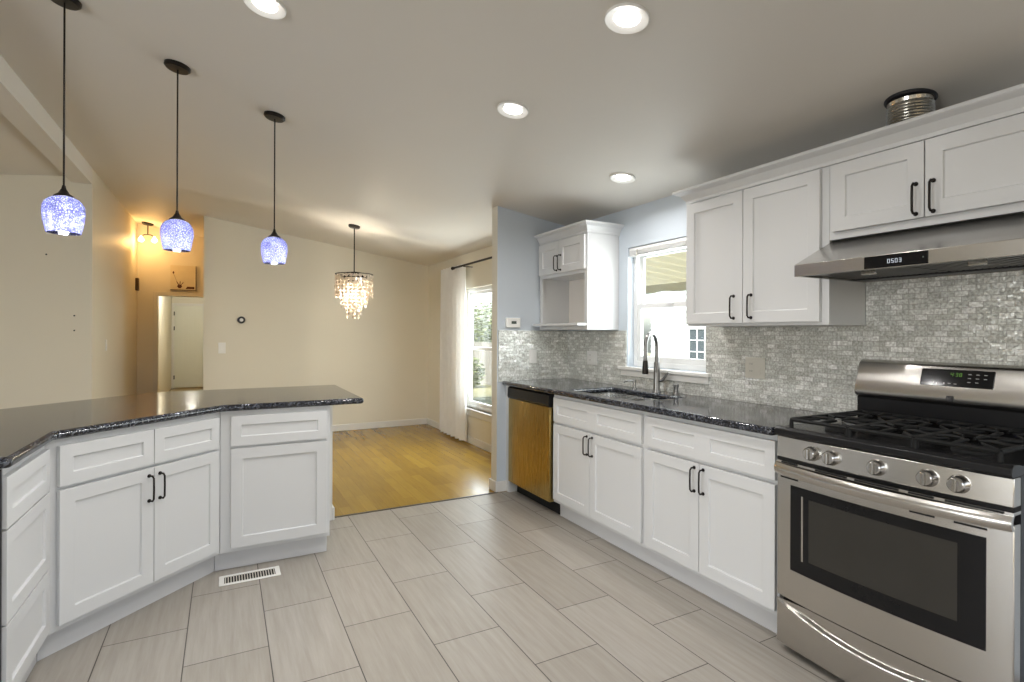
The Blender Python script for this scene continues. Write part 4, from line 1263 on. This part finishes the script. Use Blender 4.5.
# ------------------------------------------------------------------ curtain and rod
rod_x, rod_z = 2.442, 2.085
t = thing('curtain_rod', 'dark curtain rod over the dining room window', 'curtain rod', (rod_x, 5.2, rod_z))
MB().tube([(0, -.95, 0), (0, .86, 0)], .012, 12).build('rod', M['bronze'], t, smooth=60)
for s, e in ((-.95, -1), (.86, 1)):
    MB().lathe([(0, 0), (.017, 0), (.017, .014 * e), (.010, .02 * e), (.020, .035 * e), (.020, .05 * e), (0, .06 * e)], (0, s, 0), 16, 'y').build('finial', M['bronze'], t, smooth=40)
for s in (-.70, .57):
    MB().tube([(XD - rod_x - .001, s, -.012), (.02, s, -.012), (0, s, -.012)], .006, 8).build('bracket', M['bronze'], t, smooth=60)
m = MB()
cx_ = 2.488
ya, yb2, nU, nV = 5.835, 6.60, 150, 14
def cur(off):
    def f(u, v):
        y = ya + (yb2 - ya) * u
        z = .030 + (2.118 - .030) * v
        amp = .016 + .019 * (1 - v)
        spread = 1 + .06 * (1 - v)
        x = cx_ + off + amp * math.sin(u * PI * 13 + .8 * math.sin(u * 9) + .3 * v) + .004 * math.sin(u * 41)
        return (x, (y - 6.2) * spread + 6.2, z)
    return f
m.grid_solid(cur(-.0012), cur(.0012), nU, nV)
t = thing('curtain', 'white pleated curtain hanging at the left side of the dining window', 'curtain', (cx_, 6.2, .03))
m.build('fabric', M['cloth'], t, smooth=80, world=True)

# ------------------------------------------------------------------ outside
struct('ground', MB().box(2.95, -20, -.35, 30, 40, -.25), M['grass'])
struct('ground_patio', MB().box(2.9, -1, -.26, 6.6, 9.5, -.2), M['patio'])
t = thing('patio_cover', 'corrugated aluminium patio cover outside the windows', 'patio cover', (4.6, 4.5, 2.2))
m = MB()
n = 150
y0, y1 = -1.5, 10.5
def zz(x): return 2.42 - (x - 2.85) * .095
lo = []
prof = []
for k in range(n + 1):
    y = y0 + (y1 - y0) * k / n
    prof.append((y, [0, .055, .055, 0][k % 4]))
A = [m.bm.verts.new((2.95, y, zz(2.85) + h)) for y, h in prof]
B = [m.bm.verts.new((6.35, y, zz(6.35) + h)) for y, h in prof]
A2 = [m.bm.verts.new((2.95, y, zz(2.85) + h + .012)) for y, h in prof]
B2 = [m.bm.verts.new((6.35, y, zz(6.35) + h + .012)) for y, h in prof]
for k in range(n):
    m.bm.faces.new((A[k], A[k + 1], B[k + 1], B[k])); m.bm.faces.new((A2[k], A2[k + 1], B2[k + 1], B2[k]))
    m.bm.faces.new((A[k], A[k + 1], A2[k + 1], A2[k])); m.bm.faces.new((B[k], B[k + 1], B2[k + 1], B2[k]))
for q in (0, n): m.bm.faces.new((A[q], B[q], B2[q], A2[q]))
m.build('roof_sheet', M['fibre'], t, world=True)
m = MB()
bx = 6.2
sc = []
for k in range(61):
    y = y0 + (y1 - y0) * k / 60
    sc.append((y, zz(bx) - .11 - .03 * abs(math.sin(k * PI / 4))))
m.prism([(y0, zz(bx) - .005), *sc, (y1, zz(bx) - .005)], bx, bx + .06, 'x')
m.build('fascia_beam', M['alu_d'], t, world=True)
for y in (-1.2, 7.6, 10.2): MB().box(6.17, y - .05, -.2, 6.27, y + .05, zz(bx) - .12).build('post', M['alu'], t, bevel=.005, world=True)

t = thing('board_fence', 'weathered grey board fence outside the dining window', 'fence', (6.9, 16, -.25))
m = MB()
for k in range(50):
    y = 11 + k * .20
    m.box(6.9, y, -.24, 6.925, y + .185, 1.02 + random.uniform(-.015, .015))
m.build('boards', M['fence'], t, world=True)
MB().box(6.926, 11, .1, 6.97, 21, .19).box(6.926, 11, .9, 6.97, 21, .99).build('rails', M['fence'], t, world=True)
# neighbouring house with a gridded window
t = thing('neighbour_house', 'pale sided house next door seen through the sink window', 'house', (12, 4.5, -.25))
m = MB()
for k in range(18): m.prism([(12.0, -.25 + k * .17), (11.975, -.25 + k * .17), (12.0, -.25 + (k + 1) * .17)], .5, 13, 'y')
m.box(12.0, .5, -.25, 12.2, 13, 2.85)
m.build('siding', M['siding'], t, world=True)
MB().prism([(11.9, 2.86), (14.7, 4.0), (17.5, 2.9), (17.5, 2.8), (14.7, 3.9), (11.9, 2.76)], .2, 13.3, 'y').build('roof', M['alu_d'], t, world=True)
f = MB().box(11.93, 10.75, .40, 11.97, 10.80, 1.48).box(11.93, 11.36, .40, 11.97, 11.41, 1.48).box(11.93, 10.80, 1.43, 11.97, 11.36, 1.48).box(11.93, 10.80, .40, 11.97, 11.36, .45)
f.box(11.94, 11.06, .45, 11.965, 11.09, 1.43).box(11.94, 10.80, .77, 11.965, 11.06, .80).box(11.94, 10.80, 1.10, 11.965, 11.06, 1.13).box(11.94, 11.09, .77, 11.965, 11.36, .80).box(11.94, 11.09, 1.10, 11.965, 11.36, 1.13)
f = f.build('window_frame', M['vinyl'], t, world=True)
MB().box(11.955, 10.80, .45, 11.968, 11.36, 1.43).build('window_pane', M['pane_d'], t, world=True)

def leafy(name, label, cat, x, y, z0, h, r, n, seed, trunk=True):
    rnd = random.Random(seed)
    t = thing(name, label, cat, (x, y, z0))
    if trunk:
        MB().tube([(0, 0, 0), (.05, .02, h * .4), (.0, .05, h * .75)], [.09, .07, .03], 8).build('trunk', M['bark'], t, smooth=60)
    m = MB()
    for k in range(n):
        while True:
            p = Vector((rnd.uniform(-1, 1), rnd.uniform(-1, 1), rnd.uniform(-1, 1)))
            if p.length < 1: break
        c = Vector((p.x * r, p.y * r, h * (.62 if trunk else .5) + p.z * h * (.38 if trunk else .5)))
        s = rnd.uniform(.05, .10)
        R3 = Matrix.Rotation(rnd.uniform(0, 6.3), 3, 'Z') @ Matrix.Rotation(rnd.uniform(-1.2, 1.2), 3, 'X')
        q = [c + R3 @ Vector(v) for v in ((-s, 0, 0), (0, -s * .4, .01), (s, 0, 0), (0, s * .4, .01))]
        m.bm.faces.new([m.bm.verts.new(v) for v in q])
    m.build('foliage', M['leaf'], t)
leafy('tree', 'leafy green tree standing by the fence outside the dining window', 'tree', 8.6, 17.6, -.25, 2.7, 1.2, 1900, 3)
leafy('shrub', 'low grey-green shrub before the fence outside the dining window', 'shrub', 6.2, 13.9, -.25, .85, .32, 500, 5, trunk=False)
